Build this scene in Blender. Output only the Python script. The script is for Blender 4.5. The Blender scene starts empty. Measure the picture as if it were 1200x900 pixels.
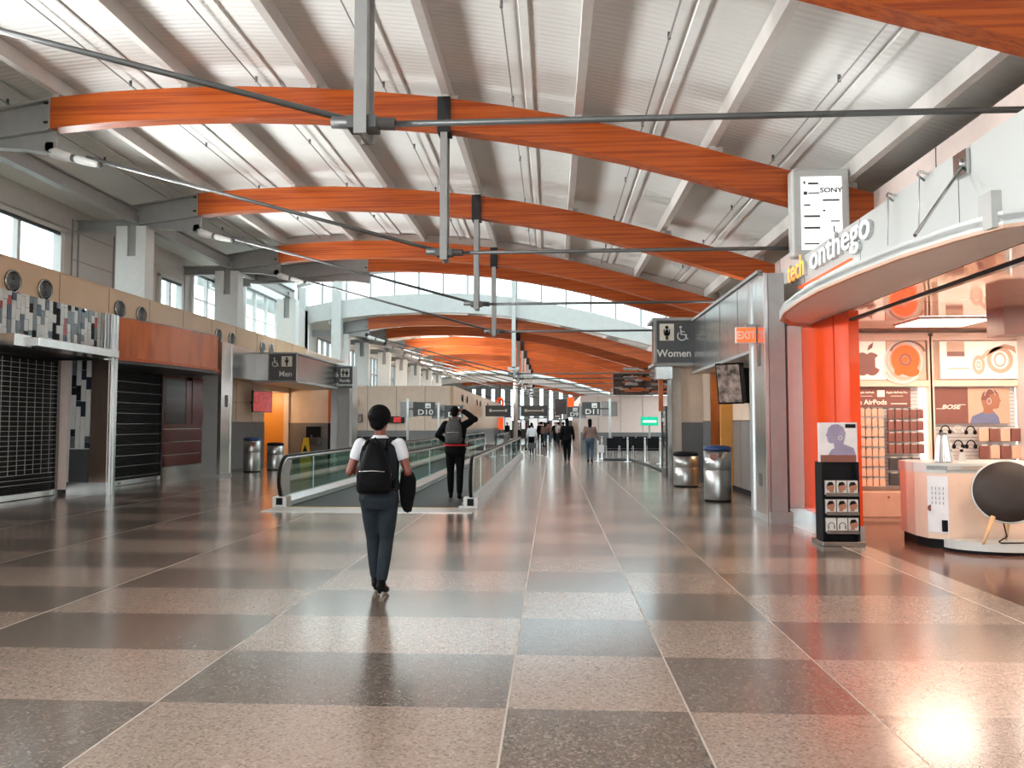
import bpy, bmesh, math, random
from mathutils import Vector, Matrix
random.seed(7)
S = bpy.context.scene
COL = S.collection
PI = math.pi

# ------------------------------------------------------------------ camera, world, lights
cam = bpy.data.cameras.new('camera'); camo = bpy.data.objects.new('camera', cam); COL.objects.link(camo)
camo.location = (0, 0, 1.55)
camo.rotation_euler = (math.radians(90 + 2.989), 0, math.radians(2.985))
cam.sensor_width = 36; cam.lens = 27.0; cam.clip_end = 600
S.camera = camo
S.view_settings.view_transform = 'Standard'; S.view_settings.look = 'None'
S.view_settings.exposure = 0.35; S.view_settings.gamma = 1.0; S.view_settings.use_curve_mapping = False
try:
    S.cycles.use_denoising = True
    S.cycles.max_bounces = 8; S.cycles.diffuse_bounces = 4; S.cycles.glossy_bounces = 4
    S.cycles.transparent_max_bounces = 16; S.cycles.transmission_bounces = 4
    S.cycles.sample_clamp_indirect = 6.0; S.cycles.blur_glossy = 0.5
    S.cycles.caustics_reflective = False; S.cycles.caustics_refractive = False
except Exception:
    pass
w = bpy.data.worlds.new('sky'); S.world = w; w.use_nodes = True
wn = w.node_tree.nodes; wl = w.node_tree.links
bg = wn['Background']; bg.inputs['Strength'].default_value = 3.3
tc = wn.new('ShaderNodeTexCoord'); no = wn.new('ShaderNodeTexNoise'); no.inputs['Scale'].default_value = 2.5; no.inputs['Detail'].default_value = 5
cr = wn.new('ShaderNodeValToRGB'); cr.color_ramp.elements[0].position = .35; cr.color_ramp.elements[0].color = (.60, .76, .84, 1)
cr.color_ramp.elements[1].position = .6; cr.color_ramp.elements[1].color = (.95, 1, 1, 1)
wl.new(tc.outputs['Generated'], no.inputs['Vector']); wl.new(no.outputs['Fac'], cr.inputs['Fac']); wl.new(cr.outputs['Color'], bg.inputs['Color'])

def area(name, loc, target, sx, sy, power, col=(1, 1, 1)):
    l = bpy.data.lights.new(name, 'AREA'); l.shape = 'RECTANGLE'; l.size = sx; l.size_y = sy; l.energy = power; l.color = col
    o = bpy.data.objects.new(name, l); COL.objects.link(o); o.location = loc
    o.rotation_euler = (Vector(target) - Vector(loc)).to_track_quat('-Z', 'X').to_euler()
    return o
COOL = (.93, .98, 1.0); WARM = (1.0, .72, .52)
def portal(loc, target, sx, sy):
    o = area('daylight_portal', loc, target, sx, sy, 1); o.data.cycles.is_portal = True
# daylight comes from the sky through the glazing; portals only guide its sampling
for (a_, c_) in [(-7.2, -3.2), (-2.2, 1.8), (3.0, 7.0), (8.0, 12.2), (13.2, 17.7), (22.2, 23.7), (24.3, 27.9), (28.6, 34.6)]:
    portal((-11.97, (a_ + c_) / 2, 5.7), (0, (a_ + c_) / 2, 5.7), c_ - a_, 1.5)
portal((-12, 57, 4.9), (0, 57, 4.9), 42, 2.1)
portal((-2, -9.3, 5.0), (-2, 0, 5.0), 20, 3.4)
portal((-2, -9.3, 1.8), (-2, 0, 1.8), 20, 2.9)
portal((-2.2, 36.7, 7.6), (-2.2, 30, 7.6), 20, 4.4)
portal((-2.2, 31.3, 10.3), (-2.2, 31.3, 0), 20, 10)
portal((-1.5, 92.3, 3.9), (-1.5, 80, 3.9), 17, 3.8)
# uplights standing on the ledge over the shop fronts
def uplight(x, y, z, tx, ty, tz, p):
    o = area('ledge_uplight', (x, y, z), (tx, ty, tz), 1.6, .25, p, (1.0, 1.0, .98)); o.data.spread = math.radians(125)
for yy in (-6, -1, 4.4, 9.9, 15.5, 21.1, 26.6):
    uplight(-9.95, yy, 4.74, 5.0, yy, 7.0, 300)
for yy in (0, 9.9, 18.5):
    uplight(4.75, yy, 4.35, -6.0, yy, 7.6, 24)
for yy in (44, 50, 58, 66):
    uplight(-9.95, yy, 4.2, 3.0, yy, 6.4, 750)
# added fill lamp behind the camera, brightens the faces turned toward it
area('rear_fill_light', (-5, -11.5, 3.8), (-6, 10, 4.0), 15, 6, 800, (1.0, .98, .96))
# ceiling lamps of the shop
for (lx, ly) in ((5.5, 11.6), (7.4, 11.6), (5.5, 8.6), (7.6, 8.6), (6.2, 5.5)):
    area('shop_ceiling_lamp', (lx, ly, 2.98), (lx, ly, 0), 1.1, .5, 36, WARM)

# ------------------------------------------------------------------ materials
MATS = {}
def mat(name, col, rough=.5, metal=0., var=.06, scale=6., emit=0., stretch=(1, 1, 1), bump=0., spec=.5, coat=0.):
    m = bpy.data.materials.new(name); m.use_nodes = True
    n = m.node_tree.nodes; l = m.node_tree.links; b = n['Principled BSDF']
    b.inputs['Roughness'].default_value = rough; b.inputs['Metallic'].default_value = metal
    b.inputs['Specular IOR Level'].default_value = spec
    b.inputs['Coat Weight'].default_value = coat; b.inputs['Coat Roughness'].default_value = .08
    t = n.new('ShaderNodeTexCoord'); mp = n.new('ShaderNodeMapping'); mp.inputs['Scale'].default_value = stretch
    nz = n.new('ShaderNodeTexNoise'); nz.inputs['Scale'].default_value = scale; nz.inputs['Detail'].default_value = 3
    r = n.new('ShaderNodeValToRGB')
    a = [max(0, c * (1 - var)) for c in col[:3]]; c2 = [min(1, c * (1 + var)) for c in col[:3]]
    r.color_ramp.elements[0].position = .3; r.color_ramp.elements[0].color = (*a, 1)
    r.color_ramp.elements[1].position = .7; r.color_ramp.elements[1].color = (*c2, 1)
    l.new(t.outputs['Object'], mp.inputs['Vector']); l.new(mp.outputs['Vector'], nz.inputs['Vector'])
    l.new(nz.outputs['Fac'], r.inputs['Fac']); l.new(r.outputs['Color'], b.inputs['Base Color'])
    if emit:
        l.new(r.outputs['Color'], b.inputs['Emission Color']); b.inputs['Emission Strength'].default_value = emit
    if bump:
        bp = n.new('ShaderNodeBump'); bp.inputs['Strength'].default_value = bump; bp.inputs['Distance'].default_value = .01
        l.new(nz.outputs['Fac'], bp.inputs['Height']); l.new(bp.outputs['Normal'], b.inputs['Normal'])
    MATS[name] = m
    return m
def glassmat(name, tint=(.9, .95, .95), refl=1.45, rough=.02):
    m = bpy.data.materials.new(name); m.use_nodes = True
    n = m.node_tree.nodes; l = m.node_tree.links; n.clear()
    o = n.new('ShaderNodeOutputMaterial'); mx = n.new('ShaderNodeMixShader'); tr = n.new('ShaderNodeBsdfTransparent')
    gl = n.new('ShaderNodeBsdfGlossy'); lw = n.new('ShaderNodeLayerWeight'); lw.inputs['Blend'].default_value = .5
    pw = n.new('ShaderNodeMath'); pw.operation = 'POWER'; pw.inputs[1].default_value = 4.0; l.new(lw.outputs['Facing'], pw.inputs[0])
    fr = n.new('ShaderNodeMapRange'); r0 = ((refl - 1) / (refl + 1)) ** 2; fr.inputs['To Min'].default_value = r0; fr.inputs['To Max'].default_value = .8; l.new(pw.outputs[0], fr.inputs['Value'])
    tr.inputs['Color'].default_value = (*tint, 1); gl.inputs['Roughness'].default_value = rough
    l.new(fr.outputs[0], mx.inputs[0]); l.new(tr.outputs[0], mx.inputs[1]); l.new(gl.outputs[0], mx.inputs[2]); l.new(mx.outputs[0], o.inputs[0])
    return m
def terrazzo(name, c1, c2, c3, rough):
    m = mat(name, c1, rough, 0, .1, 1.2)
    n = m.node_tree.nodes; l = m.node_tree.links; b = n['Principled BSDF']
    tcn = [x for x in n if x.type == 'TEX_COORD'][0]
    v = n.new('ShaderNodeTexVoronoi'); v.inputs['Scale'].default_value = 75
    r = n.new('ShaderNodeValToRGB'); e = r.color_ramp.elements
    e[0].position = 0; e[0].color = (*c2, 1); e[1].position = 1; e[1].color = (*c3, 1)
    q = e.new(.35); q.color = (*c1, 1); q2 = e.new(.7); q2.color = (*[c * .95 for c in c1], 1)
    b.inputs['IOR'].default_value = 1.6; b.inputs['Coat Weight'].default_value = .9; b.inputs['Coat Roughness'].default_value = .17; b.inputs['Coat IOR'].default_value = 1.7
    sep = n.new('ShaderNodeSeparateColor'); l.new(tcn.outputs['Object'], v.inputs['Vector']); l.new(v.outputs['Color'], sep.inputs['Color'])
    l.new(sep.outputs[0], r.inputs['Fac']); l.new(r.outputs['Color'], b.inputs['Base Color'])
    return m
M = {}
M['floor_light'] = terrazzo('terrazzo_warm_light', (.44, .335, .27), (.26, .19, .155), (.55, .44, .37), .24)
M['floor_dark'] = terrazzo('terrazzo_dark', (.195, .155, .125), (.085, .07, .06), (.34, .28, .24), .24)
M['seam'] = mat('zinc_seam', (.62, .56, .50), .35, .2)
M['shop_floor'] = mat('shop_floor_boards', (.16, .075, .055), .16, 0, .35, 2.5, stretch=(1, 8, 1))
M['plate'] = mat('landing_plate', (.62, .60, .58), .38, .5, .05, 20)
M['deck'] = mat('deck_white', (.77, .79, .77), .55, 0, .03, .6)
def deck_nodes():
    m = M['deck']; n = m.node_tree.nodes; l = m.node_tree.links; b = n['Principled BSDF']
    t = [x for x in n if x.type == 'TEX_COORD'][0]
    wv = n.new('ShaderNodeTexWave'); wv.bands_direction = 'Y'; wv.inputs['Scale'].default_value = 2.6; wv.inputs['Distortion'].default_value = 0
    bp = n.new('ShaderNodeBump'); bp.inputs['Strength'].default_value = .35; bp.inputs['Distance'].default_value = .02
    l.new(t.outputs['Object'], wv.inputs['Vector']); l.new(wv.outputs['Fac'], bp.inputs['Height']); l.new(bp.outputs['Normal'], b.inputs['Normal'])
deck_nodes()
def woodmat(name, col, dark, rough=.32, sx=.5, sz=26., sy=26.):
    m = mat(name, col, rough, 0, .1, 1.0)
    n = m.node_tree.nodes; l = m.node_tree.links
    mp = [x for x in n if x.type == 'MAPPING'][0]; mp.inputs['Scale'].default_value = (sx, sy, sz)
    r = [x for x in n if x.type == 'VALTORGB'][0]; e = r.color_ramp.elements
    e[0].position = .36; e[0].color = (*dark, 1); e[1].position = .56; e[1].color = (*col, 1)
    nz = [x for x in n if x.type == 'TEX_NOISE'][0]; nz.inputs['Detail'].default_value = 5
    return m
M['wood'] = woodmat('glulam_orange', (.47, .092, .008), (.28, .040, .004), .42)
M['wood_panel'] = woodmat('wood_panel_orange', (.50, .125, .030), (.36, .08, .018), .3, 3, .8, 3)
M['steel'] = mat('painted_grey_steel', (.33, .335, .33), .42, .1, .05)
M['steel_light'] = mat('painted_light_grey_steel', (.52, .53, .52), .42, .05, .04)
M['purlin'] = mat('purlin_paint', (.60, .58, .555), .5, 0, .04)
M['rod'] = mat('dark_grey_rod', (.115, .12, .12), .4, .4, .05)
M['white'] = mat('white_paint', (.74, .75, .74), .45, 0, .03)
M['fascia'] = mat('white_satin_panel', (.60, .63, .62), .3, 0, .03, 1)
M['pinkwall'] = mat('pale_pink_plaster', (.74, .62, .57), .5, 0, .04)
M['beige'] = mat('beige_panel', (.55, .375, .235), .42, 0, .05, 1.5)
M['cream'] = mat('cream_tile', (.70, .56, .45), .35, 0, .05, 3)
M['wains'] = mat('grey_wainscot_tile', (.17, .17, .17), .3, 0, .08, 3)
M['stain'] = mat('brushed_stainless', (.56, .56, .55), .24, 1, .1, 5, stretch=(1, 1, .15))
M['bin_steel'] = mat('bin_steel', (.40, .40, .39), .33, 1, .1, 5, stretch=(1, 1, .15))
M['stain_dark'] = mat('dark_brushed_stainless', (.30, .29, .28), .25, 1, .1, 5, stretch=(1, 1, .15))
M['stain_brown'] = mat('bronze_stainless', (.38, .27, .22), .22, 1, .1, 5, stretch=(1, 1, .15))
M['black'] = mat('matt_black', (.012, .012, .014), .5, 0, .2, spec=.06)
M['gloss_black'] = mat('gloss_black', (.01, .01, .012), .12, 0, .2)
M['rubber'] = mat('black_rubber', (.012, .012, .013), .35, 0, .2, spec=.06)
M['charcoal'] = mat('charcoal', (.05, .052, .055), .4, 0, .1)
M['signgrey'] = mat('sign_charcoal', (.055, .058, .058), .35, 0, .06)
M['signwhite'] = mat('sign_white', (.85, .85, .82), .4, 0, .02)
M['signcream'] = mat('pictogram_cream', (.78, .76, .66), .4, 0, .02)
M['red'] = mat('tile_red', (.32, .015, .02), .2, 0, .1)
M['navy'] = mat('tile_navy', (.018, .024, .045), .2, 0, .1)
M['tgrey'] = mat('tile_grey', (.11, .12, .125), .2, 0, .1)
M['twhite'] = mat('tile_white', (.60, .60, .58), .2, 0, .06)
M['maroon'] = mat('maroon_lacquer', (.12, .012, .014), .25, 0, .1)
M['orange'] = mat('orange_lacquer', (.88, .075, .008), .16, 0, .04, 1)
M['orange_door'] = mat('orange_plaster', (.62, .27, .045), .4, 0, .05, 2)
M['glass'] = glassmat('clear_glass', (.93, .97, .97))
M['glass_green'] = glassmat('green_balustrade_glass', (.60, .78, .72), 1.6)
M['glass_dark'] = glassmat('dark_glass', (.5, .5, .5), 1.4, .25)
M['peach'] = mat('peach_laminate', (.80, .60, .48), .35, 0, .03)
M['peach_gloss'] = mat('peach_gloss_ceiling', (.72, .50, .40), .06, .35, .03, 1)
M['lamp'] = mat('lamp_face', (1, .95, .88), .5, 0, 0, emit=5)
M['lamp_soft'] = mat('soft_light_strip', (1, .93, .87), .5, 0, 0, emit=1.3)
M['lit_white'] = mat('lit_white_panel', (.9, .9, .9), .5, 0, .01, emit=.55)
M['lit_cream'] = mat('lit_cream_panel', (.85, .72, .62), .5, 0, .02, emit=.3)
M['lit_orange'] = mat('lit_orange', (.9, .085, .01), .5, 0, .03, emit=.7)
M['lit_amber'] = mat('lit_amber_letters', (1, .36, .06), .5, 0, .03, emit=1.2)
M['lit_letter'] = mat('lit_white_letters', (.95, .97, 1), .5, 0, 0, emit=1.1)
M['lit_green'] = mat('lit_green', (.0, .42, .24), .5, 0, .05, emit=.7)
M['exit_red'] = mat('exit_red', (.95, .13, .03), .4, 0, .03, emit=.9)
M['brown'] = mat('print_brown', (.22, .085, .065), .4, 0, .05)
M['tan'] = mat('print_tan', (.62, .40, .29), .45, 0, .05)
M['kraft'] = mat('kraft_box', (.70, .46, .33), .45, 0, .06)
M['skin_print'] = mat('print_skin', (.36, .16, .10), .4, 0, .08)
M['blue_print'] = mat('print_blue', (.16, .19, .32), .4, 0, .1)
M['print_white'] = mat('print_white', (.75, .75, .78), .4)
M['lilac_print'] = mat('print_lilac', (.30, .27, .40), .4, 0, .15)
M['skin'] = mat('skin_brown', (.21, .055, .034), .45, 0, .08)
M['skin2'] = mat('skin_tan', (.38, .20, .13), .45, 0, .08)
M['hair'] = mat('black_hair', (.004, .004, .004), .6, 0, .4, 60, bump=.6, spec=.06)
M['cloth_white'] = mat('white_cotton', (.70, .70, .74), .8, 0, .05, 20, bump=.2)
M['cloth_vest'] = mat('slate_vest', (.020, .024, .028), .8, 0, .1, 20, bump=.2, spec=.06)
M['cloth_trouser'] = mat('slate_trousers', (.024, .031, .039), .75, 0, .12, 14, bump=.25, spec=.06)
M['cloth_black'] = mat('black_cloth', (.006, .006, .007), .8, 0, .2, 20, bump=.2, spec=.06)
M['cloth_pack'] = mat('grey_pack', (.075, .075, .075), .7, 0, .15, 20, bump=.2, spec=.06)
M['cloth_red'] = mat('red_cloth', (.60, .02, .02), .7, 0, .1)
M['cloth_brown'] = mat('brown_cloth', (.20, .12, .10), .8, 0, .1)
M['cloth_denim'] = mat('denim', (.04, .075, .12), .8, 0, .1)
M['leather'] = mat('black_leather', (.005, .005, .006), .5, 0, .2, spec=.06)
M['sole'] = mat('pale_sole', (.55, .50, .45), .5)
M['blue_lid'] = mat('blue_lid', (.02, .045, .15), .35, 0, .1)
M['yellow'] = mat('yellow_plastic', (.85, .55, .02), .4, 0, .03)
M['beltmat'] = mat('belt_rubber', (.022, .022, .024), .6, 0, .1, 30, stretch=(1, 20, 1))
M['oak'] = mat('pale_oak', (.72, .45, .24), .35, 0, .1, 8, stretch=(1, 1, .2))
M['speaker'] = mat('speaker_cloth', (.030, .020, .016), .6, 0, .3, 3)
M['ground'] = mat('concrete_apron', (.45, .45, .43), .8)
M['blind'] = mat('roller_blind', (.62, .60, .58), .7, 0, .03)
M['far_dark'] = mat('dark_soffit', (.07, .045, .035), .25, .3, .9, 2.2)
M['screen'] = mat('screen_print', (.13, .10, .085), .2, 0, .8, 7, emit=.5)
M['screen_red'] = mat('screen_red', (.5, .03, .03), .2, 0, .3, 9, emit=.4)
M['alu'] = mat('satin_aluminium', (.60, .60, .60), .3, .9, .05)
M['shutter'] = mat('shutter_dark', (.010, .010, .011), .5, 0, .1, spec=.15)
M['shut_line'] = mat('shutter_link', (.42, .42, .42), .4, .3, .05)

# ------------------------------------------------------------------ mesh builder
class MB:
    def __init__(s): s.v = []; s.f = []; s.k = []; s.mats = []; s.cur = 0; s.smooth = []
    def m(s, mt):
        mt = M[mt] if isinstance(mt, str) else mt
        if mt not in s.mats: s.mats.append(mt)
        s.cur = s.mats.index(mt); return s
    def add(s, vs, fs, smooth=False):
        o = len(s.v); s.v += [tuple(v) for v in vs]
        for f in fs: s.f.append(tuple(i + o for i in f)); s.k.append(s.cur); s.smooth.append(smooth)
        return s
    def box(s, x0, x1, y0, y1, z0, z1):
        x0, x1 = sorted((x0, x1)); y0, y1 = sorted((y0, y1)); z0, z1 = sorted((z0, z1))
        return s.add([(x0, y0, z0), (x1, y0, z0), (x1, y1, z0), (x0, y1, z0), (x0, y0, z1), (x1, y0, z1), (x1, y1, z1), (x0, y1, z1)],
                     [(0, 3, 2, 1), (4, 5, 6, 7), (0, 1, 5, 4), (1, 2, 6, 5), (2, 3, 7, 6), (3, 0, 4, 7)])
    def bev(s, x0, x1, y0, y1, z0, z1, r=.01, seg=2):
        bm = bmesh.new(); bmesh.ops.create_cube(bm, size=1)
        for v in bm.verts: v.co = Vector(((x0 + x1) / 2 + v.co.x * abs(x1 - x0), (y0 + y1) / 2 + v.co.y * abs(y1 - y0), (z0 + z1) / 2 + v.co.z * abs(z1 - z0)))
        bmesh.ops.bevel(bm, geom=bm.edges[:], offset=r, segments=seg, profile=.6, affect='EDGES')
        bm.verts.index_update()
        s.add([v.co[:] for v in bm.verts], [[v.index for v in f.verts] for f in bm.faces]); bm.free(); return s
    def prism(s, poly, a0, a1, axis='y'):
        n = len(poly)
        def P(u, w_, a): return {'y': (u, a, w_), 'x': (a, u, w_), 'z': (u, w_, a)}[axis]
        vs = [P(u, w_, a0) for u, w_ in poly] + [P(u, w_, a1) for u, w_ in poly]
        fs = [tuple(range(n))[::-1], tuple(range(n, 2 * n))] + [(i, (i + 1) % n, n + (i + 1) % n, n + i) for i in range(n)]
        return s.add(vs, fs)
    def strip(s, top, bot, a0, a1, axis='y'):
        """a curved bar: polylines top and bot of (u, z), extruded along axis a0..a1, quads all round"""
        n = len(top)
        def P(u, w_, a): return {'y': (u, a, w_), 'x': (a, u, w_), 'z': (u, w_, a)}[axis]
        vs = []
        for (a, b) in zip(top, bot): vs += [P(*a, a0), P(*b, a0), P(*b, a1), P(*a, a1)]
        fs = []
        for i in range(n - 1):
            for j in range(4):
                fs.append((4 * i + j, 4 * i + (j + 1) % 4, 4 * i + 4 + (j + 1) % 4, 4 * i + 4 + j))
        fs += [(3, 2, 1, 0), tuple(4 * n - 4 + j for j in range(4))]
        return s.add(vs, fs)
    def tube(s, pts, r, n=10, caps=True):
        pts = [Vector(p) for p in pts]; rs = r if isinstance(r, (list, tuple)) else [r] * len(pts)
        vs = []; prev = None
        for i, p in enumerate(pts):
            d = (pts[min(i + 1, len(pts) - 1)] - pts[max(i - 1, 0)]).normalized()
            if prev is None:
                a = d.orthogonal().normalized()
            else:
                a = (prev - d * prev.dot(d)).normalized()
            prev = a; b = d.cross(a)
            for j in range(n):
                t = 2 * PI * j / n; vs.append(p + (a * math.cos(t) + b * math.sin(t)) * rs[i])
        fs = []
        for i in range(len(pts) - 1):
            for j in range(n): fs.append((i * n + j, i * n + (j + 1) % n, (i + 1) * n + (j + 1) % n, (i + 1) * n + j))
        s.add(vs, fs, True)
        if caps:
            o = len(s.v) - len(vs)
            s.f.append(tuple(o + j for j in range(n))[::-1]); s.k.append(s.cur); s.smooth.append(False)
            s.f.append(tuple(o + (len(pts) - 1) * n + j for j in range(n))); s.k.append(s.cur); s.smooth.append(False)
        return s
    def lathe(s, prof, c=(0, 0, 0), n=28, axis='z', caps=True, smooth=True):
        vs = []
        for r, h in prof:
            for j in range(n):
                t = 2 * PI * j / n; a, b = r * math.cos(t), r * math.sin(t)
                q = {'z': (a, b, h), 'y': (a, h, b), 'x': (h, a, b)}[axis]
                vs.append((c[0] + q[0], c[1] + q[1], c[2] + q[2]))
        fs = []
        for i in range(len(prof) - 1):
            for j in range(n): fs.append((i * n + j, i * n + (j + 1) % n, (i + 1) * n + (j + 1) % n, (i + 1) * n + j))
        s.add(vs, fs, smooth)
        if caps:
            o = len(s.v) - len(vs)
            for st in (0, (len(prof) - 1) * n):
                s.f.append(tuple(o + st + j for j in range(n))); s.k.append(s.cur); s.smooth.append(False)
        return s
    def sph(s, c, rx, ry=None, rz=None, n=14, mtx=None):
        ry = rx if ry is None else ry; rz = rx if rz is None else rz
        vs = []; m_ = n // 2
        for i in range(1, m_):
            th = PI * i / m_
            for j in range(n):
                ph = 2 * PI * j / n; p = Vector((rx * math.sin(th) * math.cos(ph), ry * math.sin(th) * math.sin(ph), rz * math.cos(th)))
                if mtx is not None: p = mtx @ p
                vs.append(Vector(c) + p)
        t = Vector((0, 0, rz)); b = Vector((0, 0, -rz))
        if mtx is not None: t = mtx @ t; b = mtx @ b
        vs += [Vector(c) + t, Vector(c) + b]; T = len(vs) - 2; B = T + 1
        fs = [(T, j, (j + 1) % n) for j in range(n)] + [(B, (m_ - 2) * n + (j + 1) % n, (m_ - 2) * n + j) for j in range(n)]
        for i in range(m_ - 2):
            for j in range(n): fs.append((i * n + j, (i + 1) * n + j, (i + 1) * n + (j + 1) % n, i * n + (j + 1) % n))
        return s.add(vs, fs, True)
    def loft(s, rings, n=20):
        """rings: (cx, cy, z, rx, ry), closed at both ends"""
        vs = []
        for cx, cy, z, rx, ry in rings:
            for j in range(n):
                t = 2 * PI * j / n; c_, s_ = math.cos(t), math.sin(t)
                p = 2.4
                q = (abs(c_) ** p + abs(s_) ** p) ** (-1 / p)
                vs.append((cx + rx * c_ * q, cy + ry * s_ * q, z))
        fs = [tuple(range(n))[::-1], tuple((len(rings) - 1) * n + j for j in range(n))]
        for i in range(len(rings) - 1):
            for j in range(n): fs.append((i * n + j, i * n + (j + 1) % n, (i + 1) * n + (j + 1) % n, (i + 1) * n + j))
        return s.add(vs, fs, True)
    def text(s, txt, size, mtx, ext=.004, align='CENTER', xs=1.0, off=.018):
        c = bpy.data.curves.new('t', 'FONT'); c.body = txt; c.size = size; c.extrude = ext; c.align_x = align; c.resolution_u = 3; c.offset = size * off
        o = bpy.data.objects.new('t', c); COL.objects.link(o)
        me = bpy.data.meshes.new_from_object(o.evaluated_get(bpy.context.evaluated_depsgraph_get()))
        s.add([mtx @ Vector((v.co.x * xs, v.co.y, v.co.z)) for v in me.vertices], [tuple(p.vertices) for p in me.polygons])
        bpy.data.objects.remove(o); bpy.data.curves.remove(c); bpy.data.meshes.remove(me); return s
    def build(s, name, parent=None, world=True):
        off = Vector((0, 0, 0))
        if world:
            q = parent
            while q is not None: off += q.location; q = q.parent
        me = bpy.data.meshes.new(name); me.from_pydata([tuple(Vector(v) - off) for v in s.v], [], s.f)
        for m_ in s.mats: me.materials.append(m_)
        me.polygons.foreach_set('material_index', s.k); me.polygons.foreach_set('use_smooth', s.smooth)
        bm = bmesh.new(); bm.from_mesh(me); bmesh.ops.recalc_face_normals(bm, faces=bm.faces[:]); bm.to_mesh(me); bm.free()
        me.update()
        o = bpy.data.objects.new(name, me); COL.objects.link(o)
        if parent is not None: o.parent = parent
        return o
def mb(mt): return MB().m(mt)
def tag(o, label, cat, group=None, kind=None):
    if label: o['label'] = label
    if cat: o['category'] = cat
    if group: o['group'] = group
    if kind: o['kind'] = kind
    return o
def thing(name, label, cat, loc=(0, 0, 0), group=None, rz=0, kind=None):
    o = bpy.data.objects.new(name, None); o.empty_display_size = .1; COL.objects.link(o)
    o.location = loc; o.rotation_euler = (0, 0, rz)
    return tag(o, label, cat, group, kind)
def struct(b, name, label=None, parent=None):
    o = b.build(name, parent)
    if parent is None: o['kind'] = 'structure'
    if label: o['label'] = label
    return o
KIDS = {}
def dup(root, loc, rz=None, label=None, group=None, scale=None):
    r = root.copy(); COL.objects.link(r); r.location = loc
    if rz is not None: r.rotation_euler = (0, 0, rz)
    if scale: r.scale = scale
    if label: r['label'] = label
    if group: r['group'] = group
    for ch in root.children:
        c = ch.copy(); COL.objects.link(c); c.parent = r
        for g in ch.children:
            d = g.copy(); COL.objects.link(d); d.parent = c
    return r
def TM(x, y, z, face='-y'):
    """matrix that stands text up at a point: '-y' readable from the camera side, '+x' readable from the concourse's right, '-x' from its left"""
    R = {'-y': Matrix(((1, 0, 0), (0, 0, -1), (0, 1, 0))), '+x': Matrix(((0, 0, 1), (1, 0, 0), (0, 1, 0))), '-x': Matrix(((0, 0, -1), (-1, 0, 0), (0, 1, 0)))}[face]
    return Matrix.Translation((x, y, z)) @ R.to_4x4()
def interp(pts, x):
    if x <= pts[0][0]: a, b = pts[0], pts[1]
    elif x >= pts[-1][0]: a, b = pts[-2], pts[-1]
    else:
        for a, b in zip(pts, pts[1:]):
            if a[0] <= x <= b[0]: break
    return a[1] + (b[1] - a[1]) * (x - a[0]) / (b[0] - a[0])
ORD = ['nearest', 'second', 'third', 'fourth', 'fifth', 'sixth', 'seventh', 'eighth', 'ninth', 'tenth', 'eleventh', 'twelfth', 'thirteenth', 'fourteenth']

# ------------------------------------------------------------------ floor
XL = [-14.05, -12.08, -10.1, -8.13, -6.155, -4.18, -2.21, -.25, .735, 1.71, 3.67]
ROWY = [4.27 + .975 * k for k in range(-18, 92)]
def build_floor():
    f = MB(); W_ = .006
    for c in range(len(XL) - 1):
        for k in range(len(ROWY) - 1):
            kk = k - 18; dark = (kk + c) % 2 == 0
            f.m('floor_dark' if dark else 'floor_light')
            x0, x1 = XL[c] + W_, XL[c + 1] - W_
            f.add([(x0, ROWY[k], 0), (x1, ROWY[k], 0), (x1, ROWY[k + 1], 0), (x0, ROWY[k + 1], 0)], [(0, 1, 2, 3)])
    y0, y1 = ROWY[0], ROWY[-1]
    f.m('seam')
    for x in XL: f.add([(x - W_, y0, 0), (x + W_, y0, 0), (x + W_, y1, 0), (x - W_, y1, 0)], [(0, 1, 2, 3)])
    f.m('floor_light'); f.add([(3.676, y0, 0), (4.0, y0, 0), (4.0, y1, 0), (3.676, y1, 0)], [(0, 1, 2, 3)])
    f.add([(4.0, 13.1, 0), (12, 13.1, 0), (12, y1, 0), (4.0, y1, 0)], [(0, 1, 2, 3)])
    f.m('shop_floor'); f.add([(4.0, y0, 0), (12, y0, 0), (12, 13.1, 0), (4.0, 13.1, 0)], [(0, 1, 2, 3)])
    f.m('charcoal').box(-14.05, 12, y0, y1, -.3, -.02)
    o = f.build('floor'); o['kind'] = 'structure'; o['label'] = 'polished terrazzo floor laid as a light and dark checkerboard'
build_floor()
struct(mb('ground').box(-300, 300, -200, 400, -5.2, -5), 'floor_outside', 'concrete apron outside the building')

# ------------------------------------------------------------------ roof
BT = [(-8.7, 7.22), (-7.6, 7.31), (-6.5, 7.345), (-5.3, 7.345), (-4.1, 7.29), (-3.0, 7.2), (-1.9, 7.08), (-.8, 6.91), (.2, 6.72), (1.2, 6.49), (2.2, 6.22), (3.1, 5.95), (3.9, 5.72), (5.25, 5.31)]
DK = [(-11.9, 6.86), (-10.3, 7.27)] + [(x, z + .34) for x, z in BT] + [(7.6, 4.95)]
DEP = .54
def deck(name, y0, y1, dz, label):
    top = [(x, z + dz + .12) for x, z in DK]; bot = [(x, z + dz) for x, z in DK]
    struct(mb('deck').strip(top, bot, y0, y1), name, label)
deck('ceiling', -10, 26.3, 0, 'white ribbed metal roof deck over the near half of the concourse')
deck('ceiling_far', 36.75, 71.5, -.45, 'white ribbed roof deck over the far half of the concourse')
deck('ceiling_end', 71.6, 93, -1.45, 'lowest stretch of roof deck at the far end')
PUR = [-10.85, -8.62, -6.33, -4.06, -1.79, .46, 2.66, 4.84]
def ibeam(m_, x, z0, z1, y0, y1, w_=.13, t=.02):
    m_.box(x - w_ / 2, x + w_ / 2, y0, y1, z0, z0 + t).box(x - w_ / 2, x + w_ / 2, y0, y1, z1 - t, z1).box(x - .012, x + .012, y0, y1, z0 + t, z1 - t)
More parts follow.
